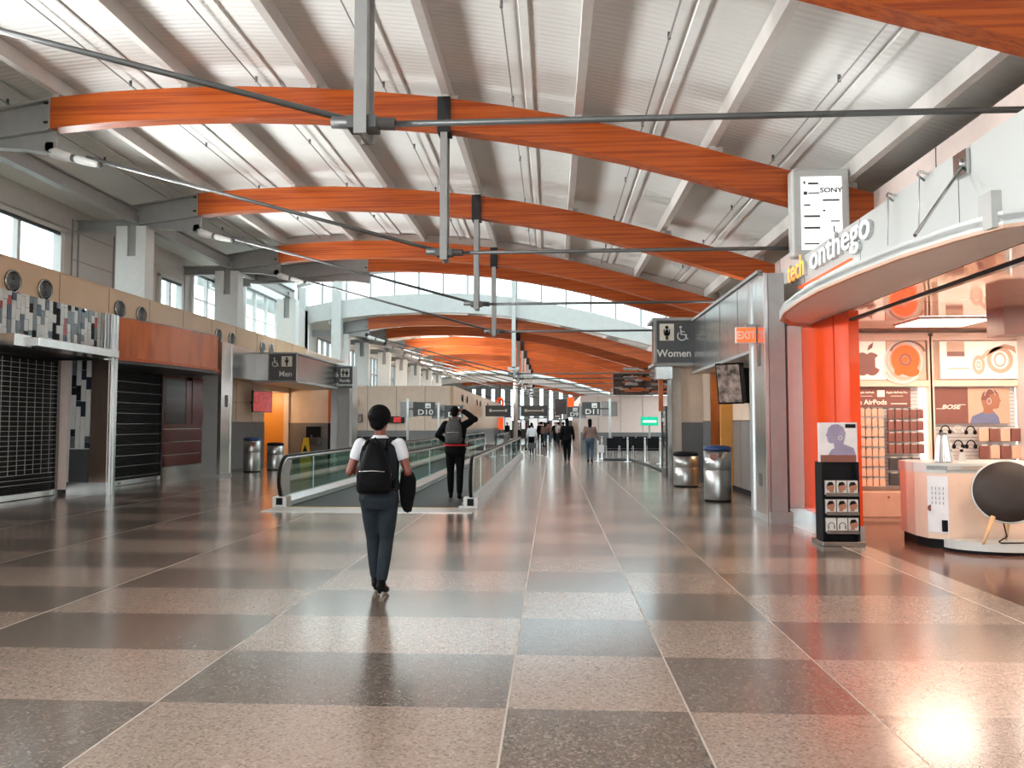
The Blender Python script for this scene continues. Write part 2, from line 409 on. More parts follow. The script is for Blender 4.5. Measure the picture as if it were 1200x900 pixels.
for i, x in enumerate(PUR):
    zt = interp(DK, x)
    b = mb('purlin'); b.box(x - .065, x + .065, -10, 26.3, zt - .27, zt - .005)
    o = b.build('roof_purlin'); tag(o, 'long pale roof purlin, %s from the left wall, under the near roof' % ('first' if i == 0 else ORD[i]), 'roof purlin', 'purlins under the near roof')
    for k in range(3 if i else 3):
        pass
for i, x in enumerate(PUR):
    zt = interp(DK, x) - .45
    o = mb('purlin').box(x - .065, x + .065, 36.8, 71.4, zt - .27, zt - .005).build('roof_purlin')
    tag(o, 'pale roof purlin under the lower far roof, %s from the left wall' % ('first' if i == 0 else ORD[i]), 'roof purlin', 'purlins under the far roof')
for i, (a, b_) in enumerate(zip(PUR, PUR[1:])):
    x = (a + b_) / 2; zt = interp(DK, x)
    t = thing('roof_conduit', 'thin dark conduit under the deck, midway between purlins, %s line from the left' % ('first' if i == 0 else ORD[i]), 'conduit', (x, 0, zt - .1), 'conduits between the purlins')
    mb('steel').tube([(x, -10, zt - .085), (x, 26.2, zt - .085)], .013, 6).build('conduit_pipe', t)
    for yy in range(-2, 26, 3): mb('rod').box(x - .02, x + .02, yy - .01, yy + .01, zt - .1, zt).build('hanger_clip', t)
    o = mb('deck').strip([(x + .2, zt), (x + .38, zt - .01)], [(x + .23, interp(DK, x + .23) - .035), (x + .35, interp(DK, x + .35) - .035)], -10, 26.3).build('deck_seam', t)

def truss(Y, dz, idx, wl=-8.7, near=True, rods=True):
    lab = ('%s orange timber roof arch with steel haunches and tie rods' % ORD[idx])
    t = thing('timber_arch_truss', (lab + ', counted from the camera') if idx else 'orange timber roof arch cut off at the top right corner', 'roof truss', (-1.81, Y, 4.3 + dz), 'timber arch trusses')
    xs = [wl] + [x for x, z in BT if x > wl + .3]
    xs2 = []
    for a, b_ in zip(xs, xs[1:]): xs2 += [a + (b_ - a) * q / 3 for q in range(3)]
    xs2.append(xs[-1])
    top = [(x, interp(BT, x) + dz) for x in xs2]; bot = [(x, z - DEP) for x, z in top]
    mb('wood').strip(top, bot, Y - .135, Y + .135).build('timber_beam', t)
    # steel seats holding the purlins
    for x in PUR[1:]:
        if x > wl:
            mb('purlin').box(x - .05, x + .05, Y - .11, Y + .11, interp(BT, x) + dz, interp(BT, x) + dz + .08).box(x + .06, x + .20, Y - .012, Y + .012, interp(BT, x + .1) + dz, interp(BT, x) + dz + .09).build('purlin_seat', t)
    # left haunch: I-section from the wood to the column
    zt = interp(BT, wl) + dz
    h = mb('steel')
    A = [(-10.45, 6.93 + dz), (wl, zt)]; B = [(-10.45, 6.45 + dz), (wl, zt - DEP)]
    h.strip(A, B, Y - .015, Y + .015)
    h.strip([(a[0], a[1] + .015) for a in A], [(a[0], a[1] - .02) for a in A], Y - .12, Y + .12)
    h.strip([(a[0], a[1] + .02) for a in B], [(a[0], a[1] - .015) for a in B], Y - .12, Y + .12)
    h.box(wl - .03, wl + .005, Y - .15, Y + .15, zt - DEP - .01, zt)
    h.prism([(wl + .05, zt - DEP), (-10.4, 6.45 + dz), (-10.2, 6.40 + dz), (wl - .5, zt - DEP - .33), (wl + .05, zt - DEP - .42)], Y - .02, Y + .02)
    h.strip([(-10.4, 6.45 + dz), (wl - .5, zt - DEP - .31), (wl + .05, zt - DEP - .40)], [(-10.4, 6.42 + dz), (wl - .5, zt - DEP - .34), (wl + .05, zt - DEP - .43)], Y - .09, Y + .09)
    h.build('left_haunch', t)
    bo = mb('black')
    for q in (.08, .42): bo.box(wl - .1, wl - .02, Y - .16, Y - .12, zt - q - .03, zt - q)
    bo.build('haunch_bolts', t)
    br = mb('steel'); br.box(-11.8, -10.45, Y - .015, Y + .015, 6.33 + dz, 6.6 + dz).box(-11.8, -10.45, Y - .09, Y + .09, 6.58 + dz, 6.61 + dz).box(-11.8, -10.45, Y - .09, Y + .09, 6.32 + dz, 6.35 + dz)
    br.build('wall_bracket', t)
    r = mb('steel'); r.strip([(5.25, 5.31 + dz), (7.5, 4.6 + dz)], [(5.25, 4.7 + dz), (7.5, 4.1 + dz)], Y - .12, Y + .12).box(5.2, 5.5, Y - .03, Y + .03, 4.3 + dz, 5.0 + dz)
    r.build('right_haunch', t)
    if not rods: return t
    # king post
    kz = interp(BT, -1.81) + dz
    mb('steel').box(-1.87, -1.75, Y - .16, Y - .135, 4.3 + dz, kz - .05).box(-1.87, -1.75, Y + .135, Y + .16, 4.3 + dz, kz - .05).box(-1.83, -1.79, Y - .14, Y + .14, 4.3 + dz, kz - DEP).build('king_post', t)
    k2 = mb('gloss_black').box(-1.92, -1.70, Y - .165, Y + .165, kz - DEP - .06, kz + .01); 
    kb = k2.build('post_bracket', t); kb['label'] = 'black steel bracket clasping the timber'
    nd = mb('rod').box(-1.95, -1.67, Y - .10, Y + .10, 4.38 + dz, 4.50 + dz).tube([(-2.12, Y, 4.47 + dz), (-1.5, Y, 4.44 + dz)], .06, 10)
    nd.build('rod_node', t)
    mb('rod').tube([(wl + .6, Y, zt - .88 - .14), (-1.81, Y, 4.45 + dz)], .032, 8).build('left_tie_rod', t)
    mb('rod').tube([(-1.81, Y, 4.44 + dz), (5.35, Y, 4.46 + dz)], .032, 8).build('right_tie_rod', t)
    d = (Vector((-1.81, Y, 4.45 + dz)) - Vector((wl - .05, Y, zt - .90))).normalized(); p0 = Vector((wl - .05, Y, zt - .92))
    tb = mb('white').tube([p0, p0 + d * .08, p0 + d * .34, p0 + d * .42], [.07, .10, .085, .05], 12).tube([p0 + d * .44, p0 + d * .5, p0 + d * .85, p0 + d * .92], [.045, .07, .06, .035], 12)
    tb.box(p0.x - .1, p0.x + .05, Y - .02, Y + .02, p0.z - .02, zt - DEP - .2)
    o = tb.build('turnbuckle', t); o['label'] = 'white turnbuckle and clevis'
    rg = mb('rod').tube([p0 + d * .40, p0 + d * .45], .062, 12).tube([p0 + d * .9, p0 + d * .95], .045, 12)
    rg.build('turnbuckle_collar', t)
    return t
TY = [7.2, 12.78, 18.35, 23.9, 25.95]
for i, y in enumerate(TY): truss(y, 0, i, -8.7 if i < 4 else -6.3, rods=i < 4)
TY2 = [37.15, 41.3, 46.8, 52.2, 57.6, 63.1, 68.6]
for i, y in enumerate(TY2): truss(y, -.45, i + 5, -9.0)
truss(74.3, -1.45, 12, -8.7)

# columns carrying the haunches
for i, y in enumerate([1.6] + TY[:4] + [29.4] + TY2):
    dz = -.45 if y > 36 else 0
    nm = 'white slotted column panel on the ledge under the %s timber arch' % (ORD[i] if i < 14 else 'last')
    t = thing('ledge_column', nm, 'column', (-10.3, y, 3.6 if y > 36 else 4.6), 'slotted columns along the ledge')
    z0 = 3.66 if y > 36 else 4.6; z1 = 6.42 + dz
    c = mb('white'); c.box(-10.7, -10.42, y - .2, y + .2, z0, z1).box(-10.2, -9.95, y - .2, y + .2, z0, z1).box(-10.42, -10.2, y - .2, y + .2, z0, z1 - .75)
    c.build('column_panel', t)
    mb('steel').box(-10.40, -10.22, y - .14, y + .14, z1 - .75, z1 + .28).box(-10.45, -10.15, y - .17, y + .17, z1 + .02, z1 + .05).build('column_post', t)
# longitudinal girder on the column heads
for (a, b_, dz, nm) in ((-9, 30, 0, 'near'), (37, 71, -.45, 'far')):
    g = mb('steel'); ibeam(g, -10.3, 6.52 + dz, 6.87 + dz, a, b_, .2, .025)
    tag(g.build('steel_girder'), 'grey steel girder running over the column heads of the %s roof' % nm, 'girder')

# ------------------------------------------------------------------ left clerestory
WINS = [(-7.2, -3.2, 6.2), (-2.2, 1.8, 6.2), (3.0, 7.0, 6.2), (8.0, 12.2, 6.2), (13.2, 17.7, 6.2), (22.2, 23.7, 6.05), (24.3, 27.9, 6.6), (28.6, 34.6, 6.9)]
wn_ = [0]
def left_wall():
    b = mb('blind')
    x0, x1 = -11.95, -11.8
    b.box(x0, x1, -10, 36.5, 4.5, 4.75).box(x0, x1, -10, 36.5, 6.9, 7.0)
    ys = [-10] + [v for w_ in WINS for v in w_[:2]] + [36.5]
    for a, c in zip(ys[::2], ys[1::2]): b.box(x0, x1, a, c, 4.75, 6.9)
    for (a, c, z) in WINS:
        if z < 6.89: b.box(x0, x1, a, c, z, 6.9)
    b.m('steel').box(-11.8, -11.78, -10, 22.1, 6.3, 6.315)
    for (a, c) in ((18.1, 21.9),): b.box(-11.8, -11.78, a, c, 5.6, 5.615)
    for yy in (18.1, 18.35, 19.9, 23.9, 28.2): b.box(-11.8, -11.77, yy, yy + .03, 4.6, 6.6)
    struct(b, 'wall_left_clerestory', 'pale clerestory wall set back above the ledge')
    for (a, c, zt) in WINS:
        wn_[0] += 1
        t = thing('window_%d' % wn_[0], 'clerestory window strip number %d above the left ledge' % wn_[0], None, (-11.86, a, 4.75), kind='structure')
        f = mb('white')
        f.box(-11.9, -11.7, a, c, 4.75, 4.8).box(-11.9, -11.7, a, c, zt - .06, zt + .03).box(-11.9, -11.7, a, a + .1, 4.75, zt).box(-11.9, -11.7, c - .14, c, 4.75, zt)
        n = max(2, round((c - a) / 1.3))
        for k in range(1, n):
            yy = a + (c - a) * k / n; f.box(-11.88, -11.76, yy - .05, yy + .05, 4.75, zt)
        if zt > 6.3: f.box(-11.88, -11.8, a, c, 5.7, 5.74)
        f.build('window_frame', t)
        mb('charcoal').box(-11.78, -11.72, a + .1, c - .12, zt - .14, zt - .07).build('blind_roll', t)
        mb('glass').box(-11.86, -11.85, a, c, 4.75, zt).build('window_pane', t)
left_wall()
# far clerestory: tall windows between the columns
def far_clere():
    b = mb('white'); ys = [36.9, 38.2]
    for y in TY2: ys += [y + .75]
    b.box(-11.95, -11.8, 36.6, 92, 0, 3.9).box(-11.95, -11.8, 36.6, 92, 5.9, 6.9)
    ed = [36.6] + [v for y in TY2 for v in (y + .8, y + 4.7)] + [92]
    for a, c in zip(ed[::2], ed[1::2]):
        if c > a: b.box(-11.95, -11.8, a, c, 3.9, 5.9)
    struct(b, 'wall_left_far', 'white upper wall of the far left side')
    for y in TY2:
        wn_[0] += 1
        a, c = y + .8, y + 4.7
        t = thing('window_%d' % wn_[0], 'tall far clerestory window number %d along the left side' % wn_[0], None, (-11.86, a, 3.9), kind='structure')
        f = mb('steel')
        for k in range(5): yy = a + (c - a) * k / 4; f.box(-11.92, -11.76, yy - .04, yy + .04, 3.9, 5.9)
        f.box(-11.92, -11.76, a, c, 3.88, 3.96).box(-11.92, -11.76, a, c, 4.8, 4.86).box(-11.92, -11.76, a, c, 5.84, 5.92)
        f.build('window_frame', t)
        mb('glass').box(-11.86, -11.85, a, c, 3.9, 5.9).build('window_pane', t)
far_clere()

# ------------------------------------------------------------------ left wall with its beige band
def band():
    b = mb('beige'); b.box(-10.0, -9.9, -10, 30.4, 3.05, 4.6)
    b.m('cream').box(-11.9, -9.99, -10, 36.5, 4.52, 4.58)
    b.m('rod')
    k = 14.85 - 1.73 * 14
    while k < 30: b.box(-9.901, -9.893, k - .006, k + .006, 3.05, 4.6); k += 1.73
    b.m('beige').box(-9.95, -9.89, -10, 30.4, 4.58, 4.61)
    struct(b, 'wall_left', 'beige panelled band along the left wall over the shop fronts')
    # recessed wall behind
    w_ = mb('charcoal').box(-11.1, -10.95, -10, 23.4, 0, 4.5).box(-11.1, -9.9, -10, 23.0, 3.0, 3.06)
    struct(w_, 'wall_left_recess', 'dark recessed wall behind the roller shutters')
band()
VY = [13.5, 14.4, 17.0, 17.92, 22.2, 23.15, 25.7, 26.5]
VL = ['round black air vent above the left end of the mosaic tiles', 'round black air vent above the middle of the mosaic tiles', 'round black air vent over the left end of the curved wood canopy',
      'round black air vent over the curved wood canopy, the farther of its pair', 'round black air vent just past the curved wood canopy', 'round black air vent above the stainless bulkhead, nearer one',
      'round black air vent left of the pair above the men sign box', 'round black air vent farthest along the beige band']
def vent(y, lab):
    t = thing('air_vent', lab, 'air vent', (-9.9, y, 4.17), 'round air vents in the beige band')
    mb('stain_dark').lathe([(.215, .0), (.215, .03), (.19, .05), (.185, .0)], (-9.9, y, 4.17), 28, 'x').build('vent_rim', t)
    g = mb('black').lathe([(.187, .0), (.187, .015)], (-9.9, y, 4.17), 28, 'x')
    g.m('rod')
    for r in (.15, .11, .07, .03): g.lathe([(r, .015), (r, .03), (r - .02, .03), (r - .02, .015)], (-9.9, y, 4.17), 24, 'x', caps=False)
    g.build('vent_grille', t)
for y, l_ in zip(VY, VL): vent(y, l_)

def mosaic(m_, axis, u0, u1, z0, z1, at, seed, cw=.115):
    """vertical mosaic tiles in a plane; axis 'x' = plane facing +x, 'y' = plane facing -y"""
    rnd = random.Random(seed); u = u0
    while u < u1 - .01:
        z = z0 - rnd.random() * .2
        while z < z1:
            h = rnd.choice([.13, .17, .22, .28, .34]); a, b_ = max(z, z0), min(z + h, z1)
            if b_ > a:
                m_.m(rnd.choices(['twhite', 'tgrey', 'navy', 'red', 'black'], [52, 20, 14, 5, 9])[0])
                c = u + cw * .5; e = rnd.random() * .012
                if axis == 'x': m_.box(at, at + .02 + e, u + .004, min(u + cw, u1) - .004, a + .003, b_ - .003)
                else: m_.box(u + .004, min(u + cw, u1) - .004, at - .02 - e, at, a + .003, b_ - .003)
            z += h
        u += cw
def shops_left():
    t = thing('mosaic_shop_front', 'shop front clad in white, grey, navy and red mosaic tiles over a closed shutter', 'shop front', (-9.9, 14.7, 0))
    b = mb('tgrey').box(-9.9, -9.84, 13.05, 16.15, 3.03, 3.97); mosaic(b, 'x', 13.05, 16.15, 3.05, 3.97, -9.84, 3); b.build('mosaic_panel', t)
    a = mb('stain'); a.bev(-9.84, -9.35, 13.5, 16.1, 2.97, 3.14, .012).box(-9.84, -9.5, 13.05, 13.5, 2.95, 3.16)
    a.build('canopy', t)
    p = mb('stain'); p.box(-9.9, -9.72, 16.15, 16.36, 2.95, 3.97).box(-9.95, -9.68, 16.36, 16.62, 0, 3.97)
    for q in range(4): p.m('alu').box(-9.95, -9.66, 16.18 + q * .11, 16.20 + q * .11, 3.0 if q < 2 else .0, 3.97)
    p.build('corner_post', t)
    j = mb('pinkwall').box(-10.92, -10.62, 16.36, 16.6, .12, 2.95); j.build('jamb', t)
    c = mb('twhite').box(-10.62, -10.10, 16.38, 16.6, .12, 2.95); mosaic(c, 'y', -10.56, -10.12, 1.02, 2.95, 16.38, 21, .11)
    c.m('charcoal').box(-10.56, -10.12, 16.34, 16.38, .28, 1.0).m('stain').box(-10.6, -9.7, 16.33, 16.40, 0, .28)
    c.build('tiled_pier', t)
    mb('stain_brown').box(-10.10, -9.72, 16.34, 16.6, .28, 2.95).build('bronze_panel', t)
    def shutter(y0, y1, label, lamella, lines, zt=2.95):
        s = thing('roller_shutter', label, 'roller shutter', (-10.9, (y0 + y1) / 2, 0))
        g = mb('shutter').box(-10.93, -10.9, y0, y1, .12, zt)
        z = .16
        while z < zt - .06:
            g.m('shutter').tube([(-10.888, y0, z), (-10.888, y1, z)], .016, 6); z += .05
        g.build('curtain', s)
        l = mb('shut_line')
        for q in lines: l.box(-10.885, -10.866, y0, y1, q, q + .012)
        if lamella:
            yy = y0 + .12
            while yy < y1: l.box(-10.88, -10.868, yy, yy + .010, .5, zt - .05); yy += .25
        l.build('link_bars', s)
        mb('alu').bev(-10.96, -10.84, y0, y1, .01, .13, .01).build('bottom_rail', s)
        mb('stain_dark').box(-10.95, -10.8, y0 - .02, y0 + .06, 0, zt).build('guide_rail', s)
        mb('stain_dark').box(-10.95, -10.8, y1 - .08, y1, 0, zt).build('guide_rail', s)
        mb('rod').box(-10.95, -10.82, (y0 + y1) / 2 - .05, (y0 + y1) / 2 + .05, .05, .09).build('lock', s)
    shutter(11.0, 16.33, 'closed black grille shutter under the mosaic tiled fascia', True, [.3 + .1 * k for k in range(26)])
    shutter(16.75, 20.85, 'closed black slatted shutter under the curved wood canopy', False, [.2 + .27 * k for k in range(10)])
    # curved wood canopy
    w_ = thing('curved_wood_canopy', 'curved orange wood canopy between mosaic tiles and grey pilaster', 'canopy', (-9.9, 19, 3))
    P = [(-9.88, 16.7), (-9.72, 17.2), (-9.55, 17.8), (-9.41, 18.5), (-9.31, 19.2), (-9.25, 19.9), (-9.24, 20.5), (-9.33, 20.95), (-9.6, 21.2), (-9.88, 21.3)]
    def plan(m_, off, z0, z1, th=.06):
        ns = len(P); vs = []
        for i, (x, y) in enumerate(P):
            vs += [(x + off, y, z0), (x + off, y, z1), (x + off - th, y, z1), (x + off - th, y, z0)]
        fs = []
        for i in range(ns - 1):
            for j in range(4): fs.append((4 * i + j, 4 * i + (j + 1) % 4, 4 * i + 4 + (j + 1) % 4, 4 * i + 4 + j))
        m_.add(vs, fs, False)
    f = mb('wood_panel'); plan(f, 0, 3.07, 3.98); f.build('fascia', w_)
    f = mb('wood'); plan(f, .05, 3.0, 3.07, .5); f.build('bottom_lip', w_)
    s_ = mb('charcoal').prism(P + [(-10.9, 21.3), (-10.9, 16.7)], 2.93, 3.0, 'z'); s_.build('soffit', w_)
    s_ = mb('stain_dark').prism(P + [(-10.0, 21.3), (-10.0, 16.7)], 3.96, 3.99, 'z'); s_.build('top_cover', w_)
    # maroon kiosk wall
    k = thing('maroon_kiosk_front', 'maroon lacquered kiosk front with a glazed cabinet right of the slatted shutter', 'kiosk', (-10.9, 22, 0))
    b = mb('maroon').box(-10.96, -10.88, 20.9, 23.4, .36, 1.55).box(-10.96, -10.88, 20.9, 21.1, 1.55, 2.95).box(-10.96, -10.88, 22.35, 22.7, 1.55, 2.95).box(-10.96, -10.88, 20.9, 23.4, 2.85, 2.95)
    b.box(-10.93, -10.86, 22.7, 23.4, 1.55, 2.95)
    b.build('kiosk_panel', k)
    l = mb('alu')
    for z in (.66, 1.03, 1.40): l.box(-10.88, -10.865, 20.95, 23.3, z, z + .015)
    l.build('trim_line', k)
    mb('stain').box(-10.97, -10.87, 20.9, 23.4, 0, .34).build('plinth', k)
    g = mb('charcoal').box(-10.94, -10.93, 21.1, 22.35, 1.55, 2.85).m('twhite')
    for z in (1.9, 2.25, 2.6): g.box(-10.93, -10.90, 21.15, 22.3, z, z + .02)
    g.build('cabinet_shelf', k)
    mb('glass_dark').box(-10.895, -10.89, 21.1, 22.35, 1.55, 2.85).build('cabinet_glass', k)
shops_left()
def pil_left():
    t = thing('grey_pilaster', 'tall dark grey and stainless pilaster between the kiosk and the men sign', 'pilaster', (-9.8, 22, 0))
    mb('steel').box(-10.1, -9.62, 21.75, 22.5, 0, 3.95).build('painted_shaft', t)
    p = mb('stain'); p.box(-9.62, -9.57, 21.8, 22.5, .1, 3.95); p.box(-9.66, -9.56, 21.74, 21.8, 0, 3.95).box(-9.66, -9.56, 22.45, 22.52, 0, 3.95)
    p.build('steel_cladding', t)
    mb('steel').box(-10.12, -9.54, 21.7, 22.54, 0, .1).build('plinth', t)
    mb('charcoal').box(-9.565, -9.55, 22.05, 22.2, 2.05, 2.4).build('access_plate', t)
pil_left()

def pict_person(m_, x, z, h, y, dress=False):
    """little restroom figure in a plane facing -y"""
    m_.lathe([(h * .12, 0), (h * .12, .006)], (x, y - .006, z + h * .86), 12, 'y')
    if dress: m_.prism([(x - h * .08, z + h * .7), (x + h * .08, z + h * .7), (x + h * .2, z + h * .3), (x - h * .2, z + h * .3)], y - .006, y)
    else: m_.box(x - h * .12, x + h * .12, y - .006, y, z + h * .38, z + h * .72)
    m_.box(x - h * .09, x - h * .01, y - .006, y, z, z + h * .4).box(x + h * .01, x + h * .09, y - .006, y, z, z + h * .4)
    m_.box(x - h * .22, x - h * .15, y - .006, y, z + h * .4, z + h * .72).box(x + h * .15, x + h * .22, y - .006, y, z + h * .4, z + h * .72)
def pict_chair(m_, x, z, h, y):
    n = 14; R_ = h * .3; c = (x, z + h * .32)
    pts = [(x + R_ * math.cos(a), y - .004, c[1] + R_ * math.sin(a)) for a in [math.radians(130 + 270 * q / n) for q in range(n)]]
    m_.tube(pts, h * .045, 6)
    m_.lathe([(h * .09, 0), (h * .09, .006)], (x - h * .08, y - .006, z + h * .92), 10, 'y')
    m_.tube([(x - h * .08, y - .004, z + h * .78), (x - h * .05, y - .004, z + h * .42), (x + h * .22, y - .004, z + h * .42), (x + h * .34, y - .004, z + h * .1), (x + h * .42, y - .004, z + h * .13)], h * .05, 6)
    m_.tube([(x - h * .07, y - .004, z + h * .62), (x + h * .18, y - .004, z + h * .60)], h * .04, 6)

def left_restroom():
    w_ = mb('cream').box(-11.1, -10.9, 23.4, 28.6, 1.62, 3.1).box(-11.1, -10.9, 28.6, 31.4, 2.83, 3.1).box(-11.1, -10.9, 31.3, 31.6, 0, 3.1)
    w_.m('wains').box(-11.1, -10.88, 23.4, 28.6, 0, 1.6).m('rod').box(-10.9, -10.87, 23.4, 28.6, 1.6, 1.625)
    w_.m('rod')
    for yy in (24.6, 26.0, 27.4): w_.box(-10.9, -10.893, yy, yy + .01, 1.63, 3.1)
    w_.box(-10.9, -10.893, 23.4, 28.6, 2.3, 2.31)
    w_.m('cream').box(-11.1, -8.7, 31.4, 31.6, 1.6, 3.4).m('wains').box(-11.1, -8.7, 31.38, 31.6, 0, 1.6).m('wood_panel').box(-9.25, -8.72, 31.34, 31.4, 1.62, 3.0).m('black').box(-9.25, -8.72, 31.34, 31.38, 0, 1.6)
    w_.m('beige').box(-11.1, -9.9, 23.4, 31.5, 3.06, 3.12)
    struct(w_, 'wall_left_restroom', 'cream and grey tiled wall by the men restroom')
    d = mb('orange_door').box(-12.6, -11.1, 31.35, 31.5, 0, 2.83).box(-12.6, -12.5, 28.0, 31.5, 0, 2.83).box(-12.5, -11.1, 28.45, 28.6, 0, 2.83).m('cream').box(-12.6, -11.1, 28.4, 31.5, 2.83, 2.9)
    struct(d, 'door_1', 'open doorway with orange walls into the men restroom')
    lt = bpy.data.lights.new('restroom_lamp', 'POINT'); lt.energy = 60; lt.color = (1, .8, .5); lt.shadow_soft_size = .2
    lo = bpy.data.objects.new('restroom_lamp', lt); COL.objects.link(lo); lo.location = (-11.8, 30, 2.6)
    b = thing('restroom_bulkhead', 'stainless bulkhead over the men restroom with a projecting sign box', 'bulkhead', (-9.9, 25, 3))
    mb('stain').box(-9.9, -9.82, 22.55, 25.0, 3.0, 3.98).build('side_panel', b)
    mb('stain_dark').box(-9.85, -8.5, 25.0, 30.6, 3.0, 3.88).build('box_body', b)
    f = mb('steel').box(-9.95, -8.42, 24.94, 30.7, 3.88, 3.93).box(-9.95, -8.42, 24.94, 30.7, 2.93, 3.0)
    for x in (-9.92, -9.4, -8.5): f.box(x, x + .06, 24.95, 25.01, 3.0, 3.88)
    f.build('edge_frame', b)
    def rsign(name, label, x0, x1, y, z0, z1, txt, two):
        s = thing(name, label, 'sign', ((x0 + x1) / 2, y, z0))
        mb('signgrey').box(x0, x1, y - .05, y, z0, z1).build('sign_board', s)
        g = mb('signcream')
        w2 = x1 - x0; px0, px1 = (x0 + w2 * .46, x0 + w2 * .86) if two != 'w' else (x0 + w2 * .08, x0 + w2 * .48)
        pz0, pz1 = z0 + (z1 - z0) * .52, z0 + (z1 - z0) * .92
        g.box(px0, px1, y - .056, y - .05, pz0, pz1); g.build('pictogram_panel', s)
        p = mb('black'); ym = y - .057; h = (pz1 - pz0) * .86
        if two == 'm': pict_person(p, (px0 + px1) / 2, pz0 + .02, h, ym)
        elif two == 'w': pict_person(p, (px0 + px1) / 2, pz0 + .02, h, ym, True)
        else: pict_person(p, px0 + (px1 - px0) * .28, pz0 + .02, h, ym); pict_person(p, px0 + (px1 - px0) * .72, pz0 + .02, h, ym, True); p.box((px0 + px1) / 2 - .006, (px0 + px1) / 2 + .006, ym - .004, ym, pz0, pz1)
        p.build('pictogram', s)
        l = mb('signwhite'); pict_chair(l, x0 + w2 * (.22 if two != 'w' else .70), pz0 + .0, h, y - .05)
        if len(txt) == 1: l.text(txt[0], (z1 - z0) * (.24 if two == 'w' else .30), TM((x0 + x1) / 2 + (w2 * .12 if two == 'm' else -.02 * w2), y - .056, z0 + (z1 - z0) * .14), .003)
        else:
            for q, tx in enumerate(txt): l.text(tx, (z1 - z0) * .2, TM(x0 + w2 * .66, y - .056, z0 + (z1 - z0) * (.28 - .2 * q)), .003)
        l.build('lettering', s)
    rsign('restroom_sign', 'dark Men restroom sign on the stainless bulkhead', -9.34, -8.44, 24.93, 3.0, 3.86, ['Men'], 'm')
    rsign('restroom_sign', 'dark Family Restroom sign on the tall grey pier', -8.72, -7.86, 29.9, 2.98, 3.80, ['Family', 'Restroom'], 'f')
    rsign('restroom_sign', 'dark Women restroom sign box projecting from the right bulkhead', 2.70, 3.62, 19.93, 3.13, 4.22, ['Women'], 'w')
    p = thing('grey_pier', 'tall grey pier with stainless edges behind the family restroom sign', 'pier', (-8.3, 30.3, 0))
    mb('steel').box(-8.68, -7.88, 29.95, 30.7, 0, 3.86).build('pier_shaft', p)
    mb('stain').box(-8.72, -8.45, 29.9, 30.72, 0, 2.95).box(-7.98, -7.86, 29.9, 30.72, 0, 2.95).build('steel_edge', p)
    # television
    tv = thing('wall_television', 'small television with a red menu on the cream wall by the men restroom', 'television', (-10.7, 27.4, 2))
    a = Matrix.Rotation(math.radians(68), 4, 'Z')
    for nm, mt, bx in (('tv_case', 'gloss_black', (-.48, .48, -.03, .04, 0, .78)), ('tv_screen', 'screen_red', (-.45, .45, -.036, -.03, .03, .75))):
        g = MB().m(mt).box(*bx); g.v = [tuple(Matrix.Translation((-10.45, 27.2, 1.97)) @ a @ Vector(v)) for v in g.v]; g.build(nm, tv)
    mb('rod').box(-10.9, -10.5, 27.25, 27.32, 2.3, 2.38).build('wall_arm', tv)
left_restroom()

def bin_(x, y, h, r, lid, label):
    t = thing('trash_bin', label, 'trash bin', (x, y, 0))
    mb('bin_steel').lathe([(r * .96, .03), (r, .05), (r, h * .55), (r * .985, h * .555), (r, h * .56), (r, h - .1)], (x, y, 0), 36).build('bin_body', t)
    mb('black').lathe([(r * .93, 0), (r * .97, .0), (r * .97, .035)], (x, y, 0), 36).build('base_ring', t)
    mb(lid).lathe([(r * 1.02, h - .1), (r * 1.03, h - .06), (r * .98, h - .02), (r * .6, h), (r * .05, h)], (x, y, 0), 36).build('lid', t)
    if lid == 'blue_lid':
        a = -PI / 2 - (.45 if x > 0 else -.5)
        mb('brown').tube([(x + math.cos(a) * (r - .02), y + math.sin(a) * (r - .02), h * .8), (x + math.cos(a) * (r + .012), y + math.sin(a) * (r + .012), h * .8)], .075, 20).build('round_slot', t)
bin_(3.34, 15.8, 1.12, .27, 'blue_lid', 'tall stainless bin with a blue lid by the women restroom')
bin_(3.32, 19.4, .87, .30, 'black', 'short round steel bin with a black lid by the women restroom')
bin_(-9.75, 24.6, 1.12, .27, 'blue_lid', 'tall stainless bin with a blue lid by the men restroom')
bin_(-9.35, 25.6, .93, .27, 'black', 'shorter steel bin with a black lid by the men restroom')

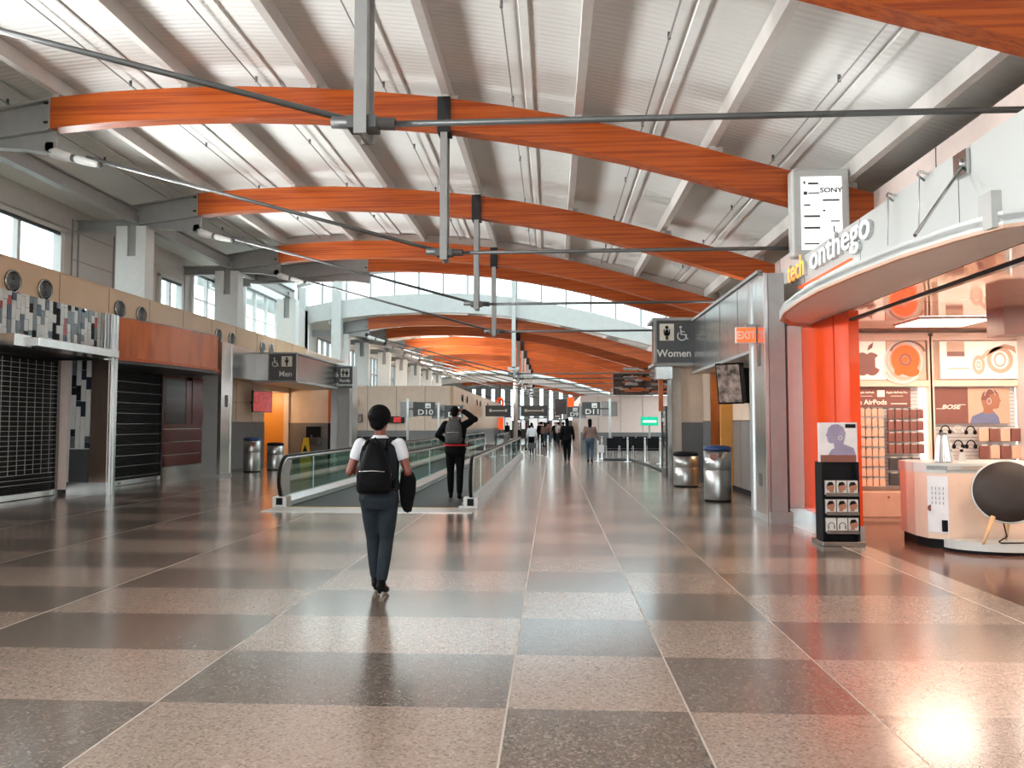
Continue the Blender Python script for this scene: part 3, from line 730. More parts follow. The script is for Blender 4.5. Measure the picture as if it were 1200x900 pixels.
# ------------------------------------------------------------------ lunettes between the two roofs
GT = [(-12.4, 8.2), (-10.5, 8.62), (-8.5, 8.85), (-6.5, 8.96), (-4.5, 8.97), (-3.55, 8.93), (-1.8, 8.8), (0, 8.58), (2.17, 8.22), (4, 7.65), (6, 6.95), (8, 6.2)]
GB = [(-12.4, 7.14), (-10.5, 7.5), (-8.5, 7.72), (-6.5, 7.82), (-4.5, 7.82), (-3.55, 7.78), (-1.8, 7.6), (0, 7.28), (2.17, 6.78), (4, 6.27), (6, 5.6), (8, 4.9)]
BB = [(-12.4, 6.35), (-10.5, 6.62), (-8.5, 6.82), (-6.5, 6.9), (-4.5, 6.88), (-3.55, 6.83), (-1.8, 6.66), (0, 6.33), (2.17, 5.87), (4, 5.45), (6, 4.9), (8, 4.3)]
def lunette(idx, Y, dz, label, k=1.0):
    t = thing('window_%d' % idx, label, None, (-2, Y, 7 + dz), kind='structure')
    xs = [p[0] for p in GT]; gb = [(x, z + dz) for x, z in GB]
    gt = [(x, interp(GB, x) + (z - interp(GB, x)) * k + dz) for x, z in GT]; bb = [(x, interp(GB, x) + (z - interp(GB, x)) * k + dz) for x, z in BB]
    mb('glass').strip(gt, gb, Y, Y + .01).build('window_pane', t)
    mb('steel_light').strip(gb, bb, Y - .1, Y + .1).build('white_band', t)
    f = mb('steel').strip([(x, z + .1) for x, z in gt], [(x, z - .04) for x, z in gt], Y - .06, Y + .06)
    x = -12.3
    while x < 8:
        f.box(x - .04, x + .04, Y - .05, Y + .05, interp(gb, x), interp(gt, x)); x += 1.18
    f.build('window_frame', t)
lunette(30, 36.5, 0, 'arched strip of clerestory glazing where the roof steps down')
lunette(31, 71.52, -1.75, 'far arched strip of glazing under the second roof step', .6)
def monitor():
    b = mb('white')
    b.box(-12.5, 8, 36.4, 36.6, 9.0, 10.0)
    b.strip([(x, 9.1) for x, z in GT], [(x, z + .09) for x, z in GT], 36.42, 36.58)
    b.box(-12.5, 8, 26.1, 26.4, 10, 10.15)
    for q in range(9): b.box(-12.5 + q * 2.5, -12.35 + q * 2.5, 26.1, 36.6, 10, 10.15)
    b.box(-12.5, 8, 31.2, 31.4, 10, 10.15)
    b.strip([(x, 10) for x, z in DK], [(x, z + .1) for x, z in DK], 26.1, 26.25)
    b.box(-12.6, -12.5, 26.3, 36.6, 6.5, 10).box(7.6, 7.7, 26.3, 36.6, 4.5, 10)
    struct(b, 'wall_roof_monitor', 'white raised walls above the glazed roof step')
    g = thing('window_32', 'unseen skylight added over the roof step to light the floor', None, (0, 31, 10.05), kind='structure'); mb('glass').box(-12.5, 8, 26.2, 36.5, 10.05, 10.06).build('window_pane', g)  # skylight added out of view so that daylight floods the floor below
    st = mb('steel_light').box(-1.9, -1.72, 36.2, 36.38, 4.2, 9.0).box(-2.1, -1.55, 36.2, 36.38, 4.1, 4.25); tag(st.build('hanger_post'), 'tall grey steel hanger post in front of the arched glazing', 'post')
    cl = mb('purlin').strip([(x, z + .33) for x, z in BT], [(x, z + .1) for x, z in BT], 24.2, 24.35); cl.build('ceiling_closure')['kind'] = 'structure'
    # white piers at the left of the glazing
    p = mb('steel_light').box(-10.55, -10.1, 36.1, 36.5, 4.5, 8.6).box(-12.1, -11.8, 36.0, 36.4, 4.5, 8.1)
    tag(p.build('steel_post'), 'light grey steel posts standing at the left end of the arched glazing', 'post')
monitor()

# ------------------------------------------------------------------ right side: upper wall, fascia, bulkhead, restroom
def right():
    b = mb('pinkwall').box(5.25, 5.4, -10, 36.5, 4.0, 5.33)
    b.m('rod')
    for k in range(-4, 12): b.box(5.24, 5.25, k * 2.4 + 1.0, k * 2.4 + 1.008, 4.2, 5.33)
    b.m('fascia').box(4.1, 5.25, -10, 13.4, 4.05, 4.12)
    struct(b, 'wall_right_upper', 'pale pink upper wall set back above the shop fascia')
    struct(mb('white').box(7.6, 7.75, -10, 36.5, 0, 5.2), 'wall_right_outer', 'outer right wall')
    f = mb('fascia').box(3.97, 4.1, -10, 13.4, 3.1, 4.2)
    f.m('rod')
    for y in (12.2, 10.0, 7.6, 5.2): f.box(3.966, 3.971, y, y + .006, 3.1, 4.2)
    struct(f, 'wall_right_fascia', 'white fascia panel over the shop opening')
    # canopy
    c = thing('curved_canopy', 'white curved canopy hung over the electronics shop entrance', 'canopy', (3.97, 9, 3.05))
    P = [(3.99, 12.0), (3.60, 11.75), (3.28, 11.2), (3.10, 10.4), (3.01, 9.5), (2.98, 8.7), (3.03, 7.8), (3.12, 7.0), (3.27, 6.35), (3.42, 5.94), (3.99, 5.6)]
    n = len(P)
    def ring(m_, z0, z1, th):
        vs = []
        for (x, y) in P: vs += [(x, y, z0), (x, y, z1), (x + th, y, z1), (x + th, y, z0)]
        m_.add(vs, [(4 * i + j, 4 * i + (j + 1) % 4, 4 * i + 4 + (j + 1) % 4, 4 * i + 4 + j) for i in range(n - 1) for j in range(4)])
    g = mb('fascia'); ring(g, 3.065, 3.17, .04); g.build('canopy_edge', c)
    g = mb('tan'); ring(g, 3.035, 3.065, .05); o = g.build('bottom_trim', c); o['label'] = 'thin copper coloured bottom trim'
    mb('white').prism(P, 3.09, 3.14, 'z').build('canopy_soffit', c)
    mb('steel_light').box(3.36, 3.44, 5.98, 6.16, 3.05, 3.34).build('end_bracket', c)
    for (y0, y1) in ((7.5, 6.7),):
        mb('stain').tube([(3.97, y0, 4.05), (3.12 if y0 < 8 else 3.35, y1, 3.17)], .016, 8).tube([(3.97, y0, 4.05), (3.9, y0, 4.05)], .05, 10).build('hanger_rod', c)
        mb('stain').box(3.93, 3.965, y0 - .12, y0 + .12, 3.93, 4.17).build('wall_plate', c)
    for y0 in (8.95, 8.2):
        h = thing('fascia_hook', 'small curved hook lamp on the white fascia, %s one' % ('left' if y0 > 8.5 else 'right'), 'hook', (3.97, y0, 4.1), 'hooks on the white fascia')
        mb('stain').tube([(3.97, y0 + .08, 4.14), (3.88, y0 + .05, 4.2), (3.86, y0 - .05, 4.2), (3.93, y0 - .1, 4.15)], .012, 8).build('hook_arm', h)
        mb('alu').tube([(3.88, y0, 4.18), (3.86, y0, 3.6)], .006, 6).build('hanging_wire', h)
    # letters
    s = thing('shop_sign', 'glowing shop name letters in amber and white on the white fascia', 'sign', (3.95, 11, 3.7))
    mb('steel_light').text('tech', .50, TM(3.94, 12.86, 3.87, '-x'), .025, 'LEFT', .95).text('onthego', .50, TM(3.94, 11.78, 3.87, '-x'), .025, 'LEFT', 1.33).build('letter_bodies', s)
    l = mb('lit_amber').text('tech', .50, TM(3.908, 12.85, 3.875, '-x'), .004, 'LEFT', .95, -.004); l.build('amber_letters', s)
    l = mb('lit_letter').text('onthego', .50, TM(3.908, 11.77, 3.875, '-x'), .004, 'LEFT', 1.33, -.006); l.build('white_letters', s)
    mb('lit_orange').box(3.93, 3.965, 10.25, 12.4, 3.71, 3.735).build('orange_underline', s)
    mb('lit_letter').box(3.93, 3.965, 10.1, 12.1, 3.66, 3.685).build('white_underline', s)
    # pylon with brand names
    d = thing('lit_directory_sign', 'tall white light box with rows of brand names above the shop fascia', 'sign', (4.35, 12.6, 4.2))
    mb('steel_light').bev(3.84, 4.75, 12.33, 12.58, 4.21, 5.64, .06, 3).build('sign_case', d)
    mb('lit_white').box(3.98, 4.62, 12.315, 12.33, 4.32, 5.50).build('lit_face', d)
    p = mb('signgrey').text('SONY', .11, TM(4.45, 12.31, 5.24), .002, 'CENTER', 1.2)
    for (x0, x1, z, h) in ((4.25, 4.28, 5.63, .05), (4.33, 4.5, 5.62, .035), (4.25, 4.31, 5.44, .06), (4.33, 4.52, 5.46, .02), (4.57, 4.85, 5.33, .03), (4.25, 4.36, 5.25, .025), (4.57, 4.61, 5.15, .03), (4.25, 4.52, 5.05, .035), (4.7, 4.85, 4.97, .02), (4.25, 4.52, 4.85, .035), (4.74, 4.76, 4.8, .1), (4.25, 4.5, 4.58, .025)):
        u0, u1 = 4.02 + (x0 - 4.25) * .93, 4.02 + (x1 - 4.25) * .93; q = 4.33 + (z - 4.5) * .93
        p.box(u0, u1, 12.31, 12.316, q, q + h * .9)
    p.lathe([(.055, 0), (.055, .006), (.03, .006), (.03, 0)], (4.33, 12.31, 4.51), 20, 'y', caps=False)
    p.build('lettering', d)
    # pillar between restroom and shop
    q = thing('steel_clad_pillar', 'grey pillar with a stainless side between women restroom and shop', 'pillar', (3.6, 12.8, 0))
    mb('steel').box(3.42, 3.68, 12.3, 13.5, 0, 3.95).build('pillar_shaft', q)
    mb('stain').box(3.38, 3.42, 12.36, 13.1, .12, 3.93).build('steel_cladding', q)
    mb('alu').box(3.36, 3.43, 13.1, 13.16, 0, 3.95).box(3.37, 3.43, 12.3, 12.36, 0, 3.95).build('edge_trim', q)
    mb('signgrey').box(3.372, 3.38, 12.62, 12.8, 2.5, 2.85).box(3.372, 3.38, 12.65, 12.8, .55, .75).build('access_plate', q)
    mb('steel').box(3.4, 3.75, 12.27, 13.3, 0, .18).build('plinth', q)
    v = thing('white_door_post', 'white painted post beside the orange shop wall', 'post', (3.88, 12.6, 0))
    mb('white').box(3.76, 3.98, 12.45, 13.3, .22, 3.12).build('post_shaft', v)
    mb('stain').box(3.75, 3.99, 12.43, 13.3, 0, .22).build('plinth', v)
    mb('cream').box(3.68, 3.76, 13.2, 13.3, 0, 3.1).build('side_strip', v)
    # restroom wall
    w_ = mb('cream').box(4.25, 4.4, 13.3, 18.4, 1.64, 3.0).box(4.25, 4.4, 18.4, 20.2, 2.85, 3.0).box(4.25, 4.4, 20.2, 22, 1.64, 3.0)
    w_.m('wains').box(4.24, 4.4, 13.3, 18.4, .12, 1.62).box(4.24, 4.4, 20.2, 22, .12, 1.62).m('black').box(4.23, 4.4, 13.3, 18.4, 0, .12)
    w_.m('rod').box(4.23, 4.26, 13.3, 18.4, 1.61, 1.635)
    for y in (14.6, 16.1, 17.6): w_.box(4.236, 4.241, y, y + .008, .12, 1.62)
    for y in (14.6, 16.8): w_.box(4.246, 4.25, y, y + .008, 1.64, 2.9)
    w_.box(4.246, 4.25, 13.3, 18.4, 2.2, 2.206)
    w_.m('cream').box(3.6, 12, 13.3, 13.45, 0, 4.1)
    w_.m('wains').box(3.6, 7.6, 21.9, 22.05, 0, 1.6).m('cream').box(3.6, 7.6, 21.9, 22.05, 1.6, 4.2)
    struct(w_, 'wall_right_restroom', 'cream and grey tiled wall of the women restroom')
    d = mb('orange_door').box(4.4, 6, 20.1, 20.2, 0, 2.85).box(5.9, 6, 18.4, 20.2, 0, 2.85)
    d.m('stain_brown').box(3.95, 4.25, 19.35, 19.42, 0, 2.9).m('orange_door').box(3.97, 4.3, 18.35, 18.45, 0.1, 2.9)
    struct(d, 'door_2', 'orange doorway of the women restroom with a bronze leaf')
    lt = bpy.data.lights.new('restroom_lamp', 'POINT'); lt.energy = 60; lt.color = (1, .8, .5); lt.shadow_soft_size = .2
    lo = bpy.data.objects.new('restroom_lamp', lt); COL.objects.link(lo); lo.location = (5.2, 19.3, 2.6)
    k = thing('restroom_bulkhead', 'stainless clad bulkhead over the women restroom', 'bulkhead', (4, 17, 2.9))
    mb('stain').box(3.62, 3.7, 13.5, 20.0, 2.9, 4.2).build('side_panel', k)
    mb('steel').box(3.6, 5.3, 13.5, 20.0, 2.84, 2.9).box(3.58, 3.66, 13.5, 20.0, 4.18, 4.24).build('edge_frame', k)
    mb('stain_dark').box(2.72, 4.3, 20.0, 21.0, 3.12, 4.22).build('box_body', k)
    f = mb('steel').box(2.6, 4.4, 19.9, 21.1, 4.22, 4.3).box(2.62, 4.3, 19.92, 21.05, 3.05, 3.13)
    for x in (2.64, 3.62, 3.98): f.box(x, x + .06, 19.92, 20.0, 3.1, 4.24)
    f.build('sign_frame', k)
    for y in (15.1, 16.7, 18.3): mb('rod').box(3.614, 3.62, y, y + .012, 2.9, 4.2).build('panel_joint', k)
    p = thing('steel_pier', 'stainless pier under the women sign box', 'pier', (3.2, 20.8, 0))
    mb('stain').box(3.06, 3.16, 20.5, 20.62, 0, 3.1).build('slim_post', p)
    mb('steel').box(3.16, 3.42, 20.55, 21.1, 0, 3.1).build('pier_shaft', p)
    mb('wood_panel').box(2.92, 3.04, 21.2, 21.3, 1.9, 3.05).build('wood_strip', p)
    mb('stain').box(2.70, 3.12, 20.05, 20.45, 2.72, 3.04).build('pier_head', p)
    # exit sign
    e = thing('exit_sign', 'small red EXIT sign hung off the steel clad pillar', 'exit sign', (3.2, 12.85, 2.9))
    mb('white').box(3.04, 3.37, 12.82, 12.88, 2.89, 3.15).build('sign_case', e)
    mb('exit_red').box(3.05, 3.36, 12.81, 12.82, 2.90, 3.14).build('lit_face', e)
    mb('signwhite').text('EXIT', .18, TM(3.205, 12.808, 2.955), .002, 'CENTER', .85).build('lettering', e)
    mb('steel').box(3.2, 3.38, 12.83, 12.87, 3.15, 3.2).build('mount', e)
    # television
    tv = thing('wall_television', 'dark television tilted on an arm beside the women restroom door', 'television', (4.1, 16.6, 2))
    a = Matrix.Rotation(math.radians(-44), 4, 'Z')
    a2 = Matrix.Rotation(math.radians(8), 4, 'X')
    for nm, mt, bx in (('tv_case', 'gloss_black', (-.30, .30, -.02, .12, 0, .88)), ('tv_screen', 'screen', (-.27, .27, -.026, -.02, .04, .84))):
        g = MB().m(mt).box(*bx); g.v = [tuple(Matrix.Translation((3.82, 16.6, 1.98)) @ a @ a2 @ Vector(v)) for v in g.v]; g.build(nm, tv)
    mb('black').box(4.0, 4.25, 16.6, 16.8, 2.0, 2.75).build('wall_mount', tv)
right()

# ------------------------------------------------------------------ electronics shop
def flat(m_, poly, y, th=.004):
    return m_.prism(poly, y - th, y)
def ell(cx, cz, rx, rz, n=20, a0=0, a1=2 * PI):
    return [(cx + rx * math.cos(a0 + (a1 - a0) * i / n), cz + rz * math.sin(a0 + (a1 - a0) * i / n)) for i in range(n if abs(a1 - a0) > 6.2 else n + 1)]
def ringf(m_, cx, cz, r0, r1, y, th=.004, sx=1.0, n=24, a0=0, a1=2 * PI):
    o = [(cx + sx * r1 * math.cos(a0 + (a1 - a0) * i / n), cz + r1 * math.sin(a0 + (a1 - a0) * i / n)) for i in range(n + 1)]
    q = [(cx + sx * r0 * math.cos(a0 + (a1 - a0) * i / n), cz + r0 * math.sin(a0 + (a1 - a0) * i / n)) for i in range(n + 1)]
    return m_.strip(o, q, y - th, y)
def head_profile(cx, cz, h, flip=1):
    """side view of a head and neck as a polygon"""
    pts = [(-.30, 0), (-.26, .18), (-.33, .42), (-.36, .62), (-.28, .86), (-.05, 1.0), (.2, .97), (.36, .82), (.385, .66), (.46, .52), (.385, .48), (.40, .40), (.36, .34), (.365, .27), (.27, .2), (.12, .2), (.1, 0)]
    return [(cx + flip * x * h, cz + z * h) for x, z in pts]
def shop():
    W_ = mb('peach').box(4.0, 12, 13.1, 13.28, 0, 3.12).box(11.9, 12, -2, 13.1, 0, 3.12).box(4.1, 12, -2.1, -2, 0, 3.12)
    struct(W_, 'wall_shop', 'peach coloured walls of the electronics shop')
    struct(mb('peach_gloss').box(4.02, 12, -2, 13.1, 3.09, 3.14), 'ceiling_shop', 'glossy peach ceiling of the shop')
    r = mb('orange').box(3.985, 4.12, 10.5, 11.03, .2, 3.08).box(3.985, 4.12, 11.07, 12.45, .2, 3.08)
    r.m('black').box(4.02, 4.1, 11.0, 11.1, .2, 3.07).m('stain').box(3.98, 4.13, 10.48, 12.45, 0, .2)
    struct(r, 'wall_shop_orange', 'glossy orange side panel of the shop entrance')
    o = mb('gloss_black').box(4.0, 4.06, -6, 11.05, 2.93, 2.97).m('brown').box(4.0, 4.06, -6, 11.05, 2.97, 2.975)
    tag(o.build('shutter_rail'), 'dark shutter rail running along the top of the shop opening', 'rail')
    for i, (x0, x1, y0, y1) in enumerate(((5.35, 6.35, 11.4, 12.2), (6.9, 8.0, 11.5, 12.3), (6.0, 7.2, 9.0, 9.7), (5.2, 6.0, 7.4, 7.9), (7.6, 8.8, 9.0, 9.8))):
        t = thing('ceiling_panel_lamp', 'bright rectangular ceiling lamp in the shop, %s one' % ['over the left display', 'over the right display', 'in the middle', 'near the entrance', 'far right'][i], 'ceiling lamp', ((x0 + x1) / 2, (y0 + y1) / 2, 3.09))
        mb('white').box(x0 - .03, x1 + .03, y0 - .03, y1 + .03, 3.07, 3.09).build('lamp_frame', t); mb('lamp').box(x0, x1, y0, y1, 3.06, 3.07).build('lamp_face', t)
    o = mb('brown').box(5.9, 6.25, 10.3, 10.7, 2.72, 3.09).m('tan').box(6.25, 6.33, 10.3, 10.7, 2.72, 3.09)
    tag(o.build('ceiling_speaker_box'), 'square brown box hanging from the shop ceiling', 'box')
    o = mb('black').lathe([(.08, 0), (.06, -.05), (.02, -.07)], (7.55, 12.2, 3.09), 16); tag(o.build('ceiling_camera'), 'small black dome camera on the shop ceiling', 'camera')
    Y = 13.1
    # display bays
    def bay(x0, x1, lab):
        t = thing('display_wall_unit', lab, 'display unit', ((x0 + x1) / 2, Y - .1, 0))
        f = mb('peach')
        f.box(x0 - .06, x0, Y - .16, Y, 0, 3.0).box(x1, x1 + .06, Y - .16, Y, 0, 3.0).box(x0, x1, Y - .16, Y, 2.93, 3.05).box(x0, x1, Y - .16, Y, 2.17, 2.27)
        f.build('unit_frame', t)
        b = mb('tan').bev(x0 - .05, x1 + .05, Y - .4, Y, .06, .46, .01).box(x0 - .04, x1 + .04, Y - .38, Y, 0, .06); b.build('base_cabinet', t)
        mb('brown').tube([((x0 + x1) / 2, Y - .42, .38), ((x0 + x1) / 2, Y - .40, .38)], .015, 10).build('cabinet_lock', t)
        mb('lamp_soft').box(x1 - .12, x1 - .02, Y - .1, Y - .06, .5, 2.15).build('light_strip', t)
        s = mb('twhite').box(x0, x1 - .12, Y - .03, Y - .01, .5, 2.17)
        s.m('tgrey'); z = .55
        while z < 2.15: s.box(x0, x1 - .12, Y - .034, Y - .03, z, z + .006); z += .06
        s.build('slatwall', t)
        return t
    bay(4.6, 6.18, 'left display unit with pale and dark hanging accessory boxes')
    bay(6.27, 7.72, 'right display unit with headphones and a dark brand poster')
    bay(7.81, 9.3, 'display unit cut off by the photo edge')
    def logo(m_, cx, cz, s, y):
        L = ell(cx - .2 * s, cz, .34 * s, .46 * s, 18); R_ = ell(cx + .17 * s, cz, .34 * s, .46 * s, 18)
        flat(m_, L, y, .003)
        arc = [(cx + .17 * s + .34 * s * math.cos(a), cz + .46 * s * math.sin(a)) for a in [math.radians(q) for q in range(60, -285, -15)]]
        arc = [(x, z) if x < cx + .38 * s or abs(z - (cz + .08 * s)) > .2 * s else (cx + .30 * s, z) for x, z in arc]
        flat(m_, arc, y, .0032)
        m_.prism([(cx + .0 * s, cz + .52 * s), (cx + .06 * s, cz + .72 * s), (cx + .24 * s, cz + .86 * s), (cx + .2 * s, cz + .64 * s)], y - .003, y)
    # lit posters in the top row
    p = thing('lit_poster', 'lit white poster with a brown apple emblem', 'poster', (5.22, Y - .15, 2.27))
    mb('lit_cream').box(4.62, 5.50, Y - .17, Y - .15, 2.28, 2.92).build('poster_face', p)
    q = mb('brown'); logo(q, 5.2, 2.54, .42, Y - .171); q.build('emblem', p)
    p = thing('lit_poster', 'lit poster with glossy orange rings on silver', 'poster', (5.8, Y - .15, 2.27))
    mb('tan').box(5.51, 6.14, Y - .17, Y - .15, 2.28, 2.92).build('poster_face', p)
    q = mb('twhite'); ringf(q, 5.78, 2.58, .31, .35, Y - .171, .003, .9); ringf(q, 5.82, 2.6, .25, .27, Y - .171, .003, 1.1, 24, 2.5, 5); ringf(q, 5.75, 2.45, .2, .24, Y - .171, .004, 1.3, 24, 3.2, 5.8); q.m('brown'); ringf(q, 5.85, 2.7, .2, .23, Y - .171, .004, 1.3, 24, .2, 2.9)
    q.build('silver_swirls', p)
    q = mb('lit_orange'); ringf(q, 5.81, 2.61, .09, .24, Y - .173, .004, .95); flat(q, ell(5.7, 2.42, .07, .07), Y - .174); flat(q, ell(5.9, 2.41, .13, .08), Y - .174)
    q.m('brown'); ringf(q, 5.81, 2.61, .07, .10, Y - .176, .004, .95); q.m('lit_orange'); flat(q, ell(5.81, 2.61, .055, .055), Y - .176)
    q.build('orange_rings', p)
    p = thing('lit_poster', 'wide lit poster of pale over-ear headphones', 'poster', (7.0, Y - .15, 2.27))
    mb('lit_cream').box(6.37, 7.63, Y - .17, Y - .15, 2.29, 2.91).build('poster_face', p)
    q = mb('tan'); ringf(q, 7.32, 2.6, .15, .22, Y - .172, .003, .95); ringf(q, 7.32, 2.6, .09, .12, Y - .172, .003, .8); ringf(q, 6.98, 2.52, .09, .16, Y - .173, .003, .62); ringf(q, 6.98, 2.52, .03, .06, Y - .173, .003, .6)
    q.prism([(7.0, 2.64), (7.12, 2.76), (7.4, 2.86), (7.56, 2.82), (7.58, 2.70), (7.50, 2.76), (7.36, 2.80), (7.16, 2.70), (7.04, 2.60)], Y - .175, Y - .172)
    q.m('brown').box(6.48, 6.76, Y - .174, Y - .171, 2.66, 2.74).m('tan').box(6.48, 6.76, Y - .174, Y - .171, 2.74, 2.9).box(6.5, 6.84, Y - .174, Y - .171, 2.45, 2.47)
    q.build('headphone_print', p)
    # header and brand posters
    h = thing('header_sign', 'dark brown header sign with white lettering over the pale boxes', 'sign', (5.3, Y - .06, 1.85))
    mb('brown').box(4.62, 5.92, Y - .08, Y - .05, 1.83, 2.15).build('sign_board', h)
    l = mb('lit_cream').text('Apple AirPods', .115, TM(4.86, Y - .082, 1.875), .002, 'LEFT').text('Apple AirPods', .045, TM(5.2, Y - .082, 2.06), .002).text('Apple AirPods Pro', .045, TM(5.70, Y - .082, 2.06), .002)
    l.box(5.60, 5.86, Y - .083, Y - .08, 1.88, 1.895).box(5.1, 5.3, Y - .083, Y - .08, 2.01, 2.017).box(5.6, 5.8, Y - .083, Y - .08, 2.01, 2.017)
    l.bev(5.38, 5.5, Y - .09, Y - .08, 2.0, 2.11, .004)
    l.build('lettering', h)
    h = thing('brand_poster', 'dark brown poster with a white slanted brand name', 'poster', (6.55, Y - .06, 1.56))
    mb('brown').box(6.29, 6.84, Y - .08, Y - .05, 1.56, 2.15).build('poster_face', h)
    sh = Matrix.Shear('XZ', 4, (0, 0)) if False else Matrix.Identity(4)
    l = mb('lit_cream').text('BOSE', .10, TM(6.56, Y - .083, 1.80) @ Matrix(((1, .35, 0, 0), (0, 1, 0, 0), (0, 0, 1, 0), (0, 0, 0, 1))), .002, 'CENTER', 1.25)
    l.box(6.33, 6.42, Y - .083, Y - .08, 1.80, 1.808).box(6.70, 6.80, Y - .083, Y - .08, 1.865, 1.873)
    l.build('lettering', h)
    def man_poster(name, label, x0, x1, y, z0, z1, flip, face, shirt, skin, parent=None):
        p = thing(name, label, 'poster', ((x0 + x1) / 2, y, z0))
        mb(face).box(x0, x1, y, y + .02, z0, z1).build('poster_face', p)
        H_ = z1 - z0; cx = (x0 + x1) / 2 + flip * .02
        q = mb(shirt); q.prism([(x0 + .02, z0), (x0 + .06, z0 + H_ * .2), (cx - .12 * H_, z0 + H_ * .36), (cx + .1 * H_, z0 + H_ * .34), (cx + .22 * H_, z0 + H_ * .18), (cx + .26 * H_, z0)], y - .003, y)
        q.build('printed_shirt', p)
        q = mb(skin); q.prism(head_profile(cx, z0 + H_ * .28, H_ * .66, flip), y - .006, y - .003)
        q.build('printed_head', p)
        q = mb('brown'); q.prism([(cx + flip * a * H_ * .66, z0 + H_ * .28 + b_ * H_ * .66) for a, b_ in ((-.35, .55), (-.36, .66), (-.28, .88), (-.05, 1.02), (.2, .99), (.34, .85), (.2, .84), (.0, .8), (-.1, .55))], y - .008, y - .006)
        q.build('printed_hair', p)
        q = mb('twhite'); ringf(q, cx - flip * .03 * H_, z0 + H_ * .62, .07 * H_, .09 * H_, y - .009, .003, .7); ringf(q, cx, z0 + H_ * .66, .30 * H_, .325 * H_, y - .009, .003, .5, 16, .4, 2.8)
        q.build('printed_headphones', p)
        return p
    man_poster('portrait_poster', 'poster of a person with silver headphones in profile', 6.84, 7.5, Y - .08, 1.56, 2.15, 1, 'tan', 'blue_print', 'skin_print')
    # hanging boxes, left bay
    def product(name, w_, h_, mt, lab, kind):
        t = thing(name, lab, kind, (0, 0, 0))
        mb(mt).bev(-w_ / 2, w_ / 2, -.02, .02, -h_, 0, .004, 1).build('carton', t)
        mb('twhite').box(-w_ * .3, w_ * .3, -.024, -.018, -.005, .02).build('hang_card', t)
        mb('alu').tube([(0, .13, .012), (0, -.05, .012)], .004, 6).build('hook', t)
        return t
    protoL = product('accessory_box', .088, .125, 'kraft', '', 'box')
    protoD = product('accessory_box', .10, .15, 'brown', '', 'box')
    protoB = product('accessory_box', .15, .2, 'charcoal', '', 'box')
    rows = ['top', 'second', 'third', 'fourth', 'fifth', 'sixth', 'seventh', 'bottom']
    used = set()
    def put(pr, loc, lab, grp):
        if pr.name not in used:
            used.add(pr.name); pr.location = loc; pr['label'] = lab; pr['group'] = grp; return pr
        return dup(pr, loc, None, lab, grp)
    for r_ in range(8):
        z = 1.80 - r_ * .163
        for c in range(6):
            put(protoL, (4.88 + c * .102, Y - .17, z), 'pale box hanging in the %s row under the dark header sign' % rows[r_], 'pale boxes, %s row' % rows[r_])
    for r_ in range(4):
        z = 1.79 - r_ * .19
        for c in range(5):
            put(protoD, (5.55 + c * .118, Y - .17, z), 'dark box hanging right of the pale boxes in the %s row' % rows[r_], 'dark boxes, %s row' % rows[r_])
    for r_ in range(2):
        for c in range(3):
            put(protoB, (5.58 + c * .175, Y - .17, 1.0 - r_ * .25), 'large dark box hanging low in the left display, %s row' % ['upper', 'lower'][r_], 'large dark boxes, %s row' % ['upper', 'lower'][r_])
    # right bay: headphones and boxes
    def headset(mt, lab):
        t = thing('headphones', lab, 'headphones', (0, 0, 0))
        pts = [(.07 * math.cos(a), 0, .085 * math.sin(a)) for a in [PI * q / 12 for q in range(13)]]
        mb(mt).tube(pts, .01, 6).build('headband', t)
        for s_ in (-1, 1): mb(mt).lathe([(.03, -.018), (.038, 0), (.03, .018)], (s_ * .07, 0, -.015), 14, 'x').build('ear_cup', t)
        return t
    hb = headset('black', ''); hw = headset('twhite', '')
    for k, (x, z, pr, w1) in enumerate(((6.42, 1.44, hb, 'black'), (6.62, 1.44, hw, 'silver'), (6.82, 1.43, hb, 'black'), (6.42, 1.22, hw, 'silver'), (6.62, 1.2, hb, 'black'), (6.82, 1.2, hb, 'black'))):
        put(pr, (x, Y - .17, z), '%s headphones on a hook, %s row, %s place under the dark poster' % (w1, 'upper' if z > 1.3 else 'lower', ['first', 'second', 'third'][k % 3]), 'hanging headphones')
    pk = product('accessory_box', .15, .21, 'kraft', '', 'box'); pm = product('accessory_box', .15, .21, 'brown', '', 'box')
    nmz = {'kraft': 'pale', 'brown': 'dark'}
    for k, (x, z, c) in enumerate(((7.02, 1.48, 'kraft'), (7.19, 1.48, 'brown'), (7.36, 1.48, 'kraft'), (7.53, 1.48, 'brown'), (7.02, 1.2, 'brown'), (7.19, 1.2, 'kraft'), (7.36, 1.2, 'brown'), (7.53, 1.2, 'kraft'))):
        put(pk if c == 'kraft' else pm, (x, Y - .17, z), '%s packet below the portrait poster, %s row, %s from left' % (nmz[c], 'upper' if z > 1.3 else 'lower', ['first', 'second', 'third', 'fourth'][k % 4]), 'packets under the portrait poster')
    # display counter, speaker, vase shaped speaker
    c = thing('display_counter', 'rounded white display counter with a printed front in the shop', 'counter', (5.3, 10.3, 0))
    pts = [(4.72, 10.0), (4.68, 10.25), (4.72, 10.75), (4.95, 11.0), (6.3, 11.0), (6.3, 9.95), (4.9, 9.85)]
    mb('peach').prism(pts, .12, .94, 'z').build('counter_body', c)
    mb('fascia').prism([(x + (-.02 if x < 5.5 else .02), y) for x, y in pts], .94, 1.06, 'z').build('counter_top', c)
    mb('stain').prism([(x - .005, y - .02) for x, y in pts], .98, 1.03, 'z').build('steel_trim', c)
    mb('black').prism([(5 + (x - 5) * .95 + .03, y + .02) for x, y in pts], 0, .12, 'z').build('plinth', c)
    g = mb('print_white'); g.add([(4.715, 9.985, .2), (4.90, 9.845, .2), (4.90, 9.845, .9), (4.715, 9.985, .9)], [(0, 1, 2, 3)])
    g.build('printed_panel', c)
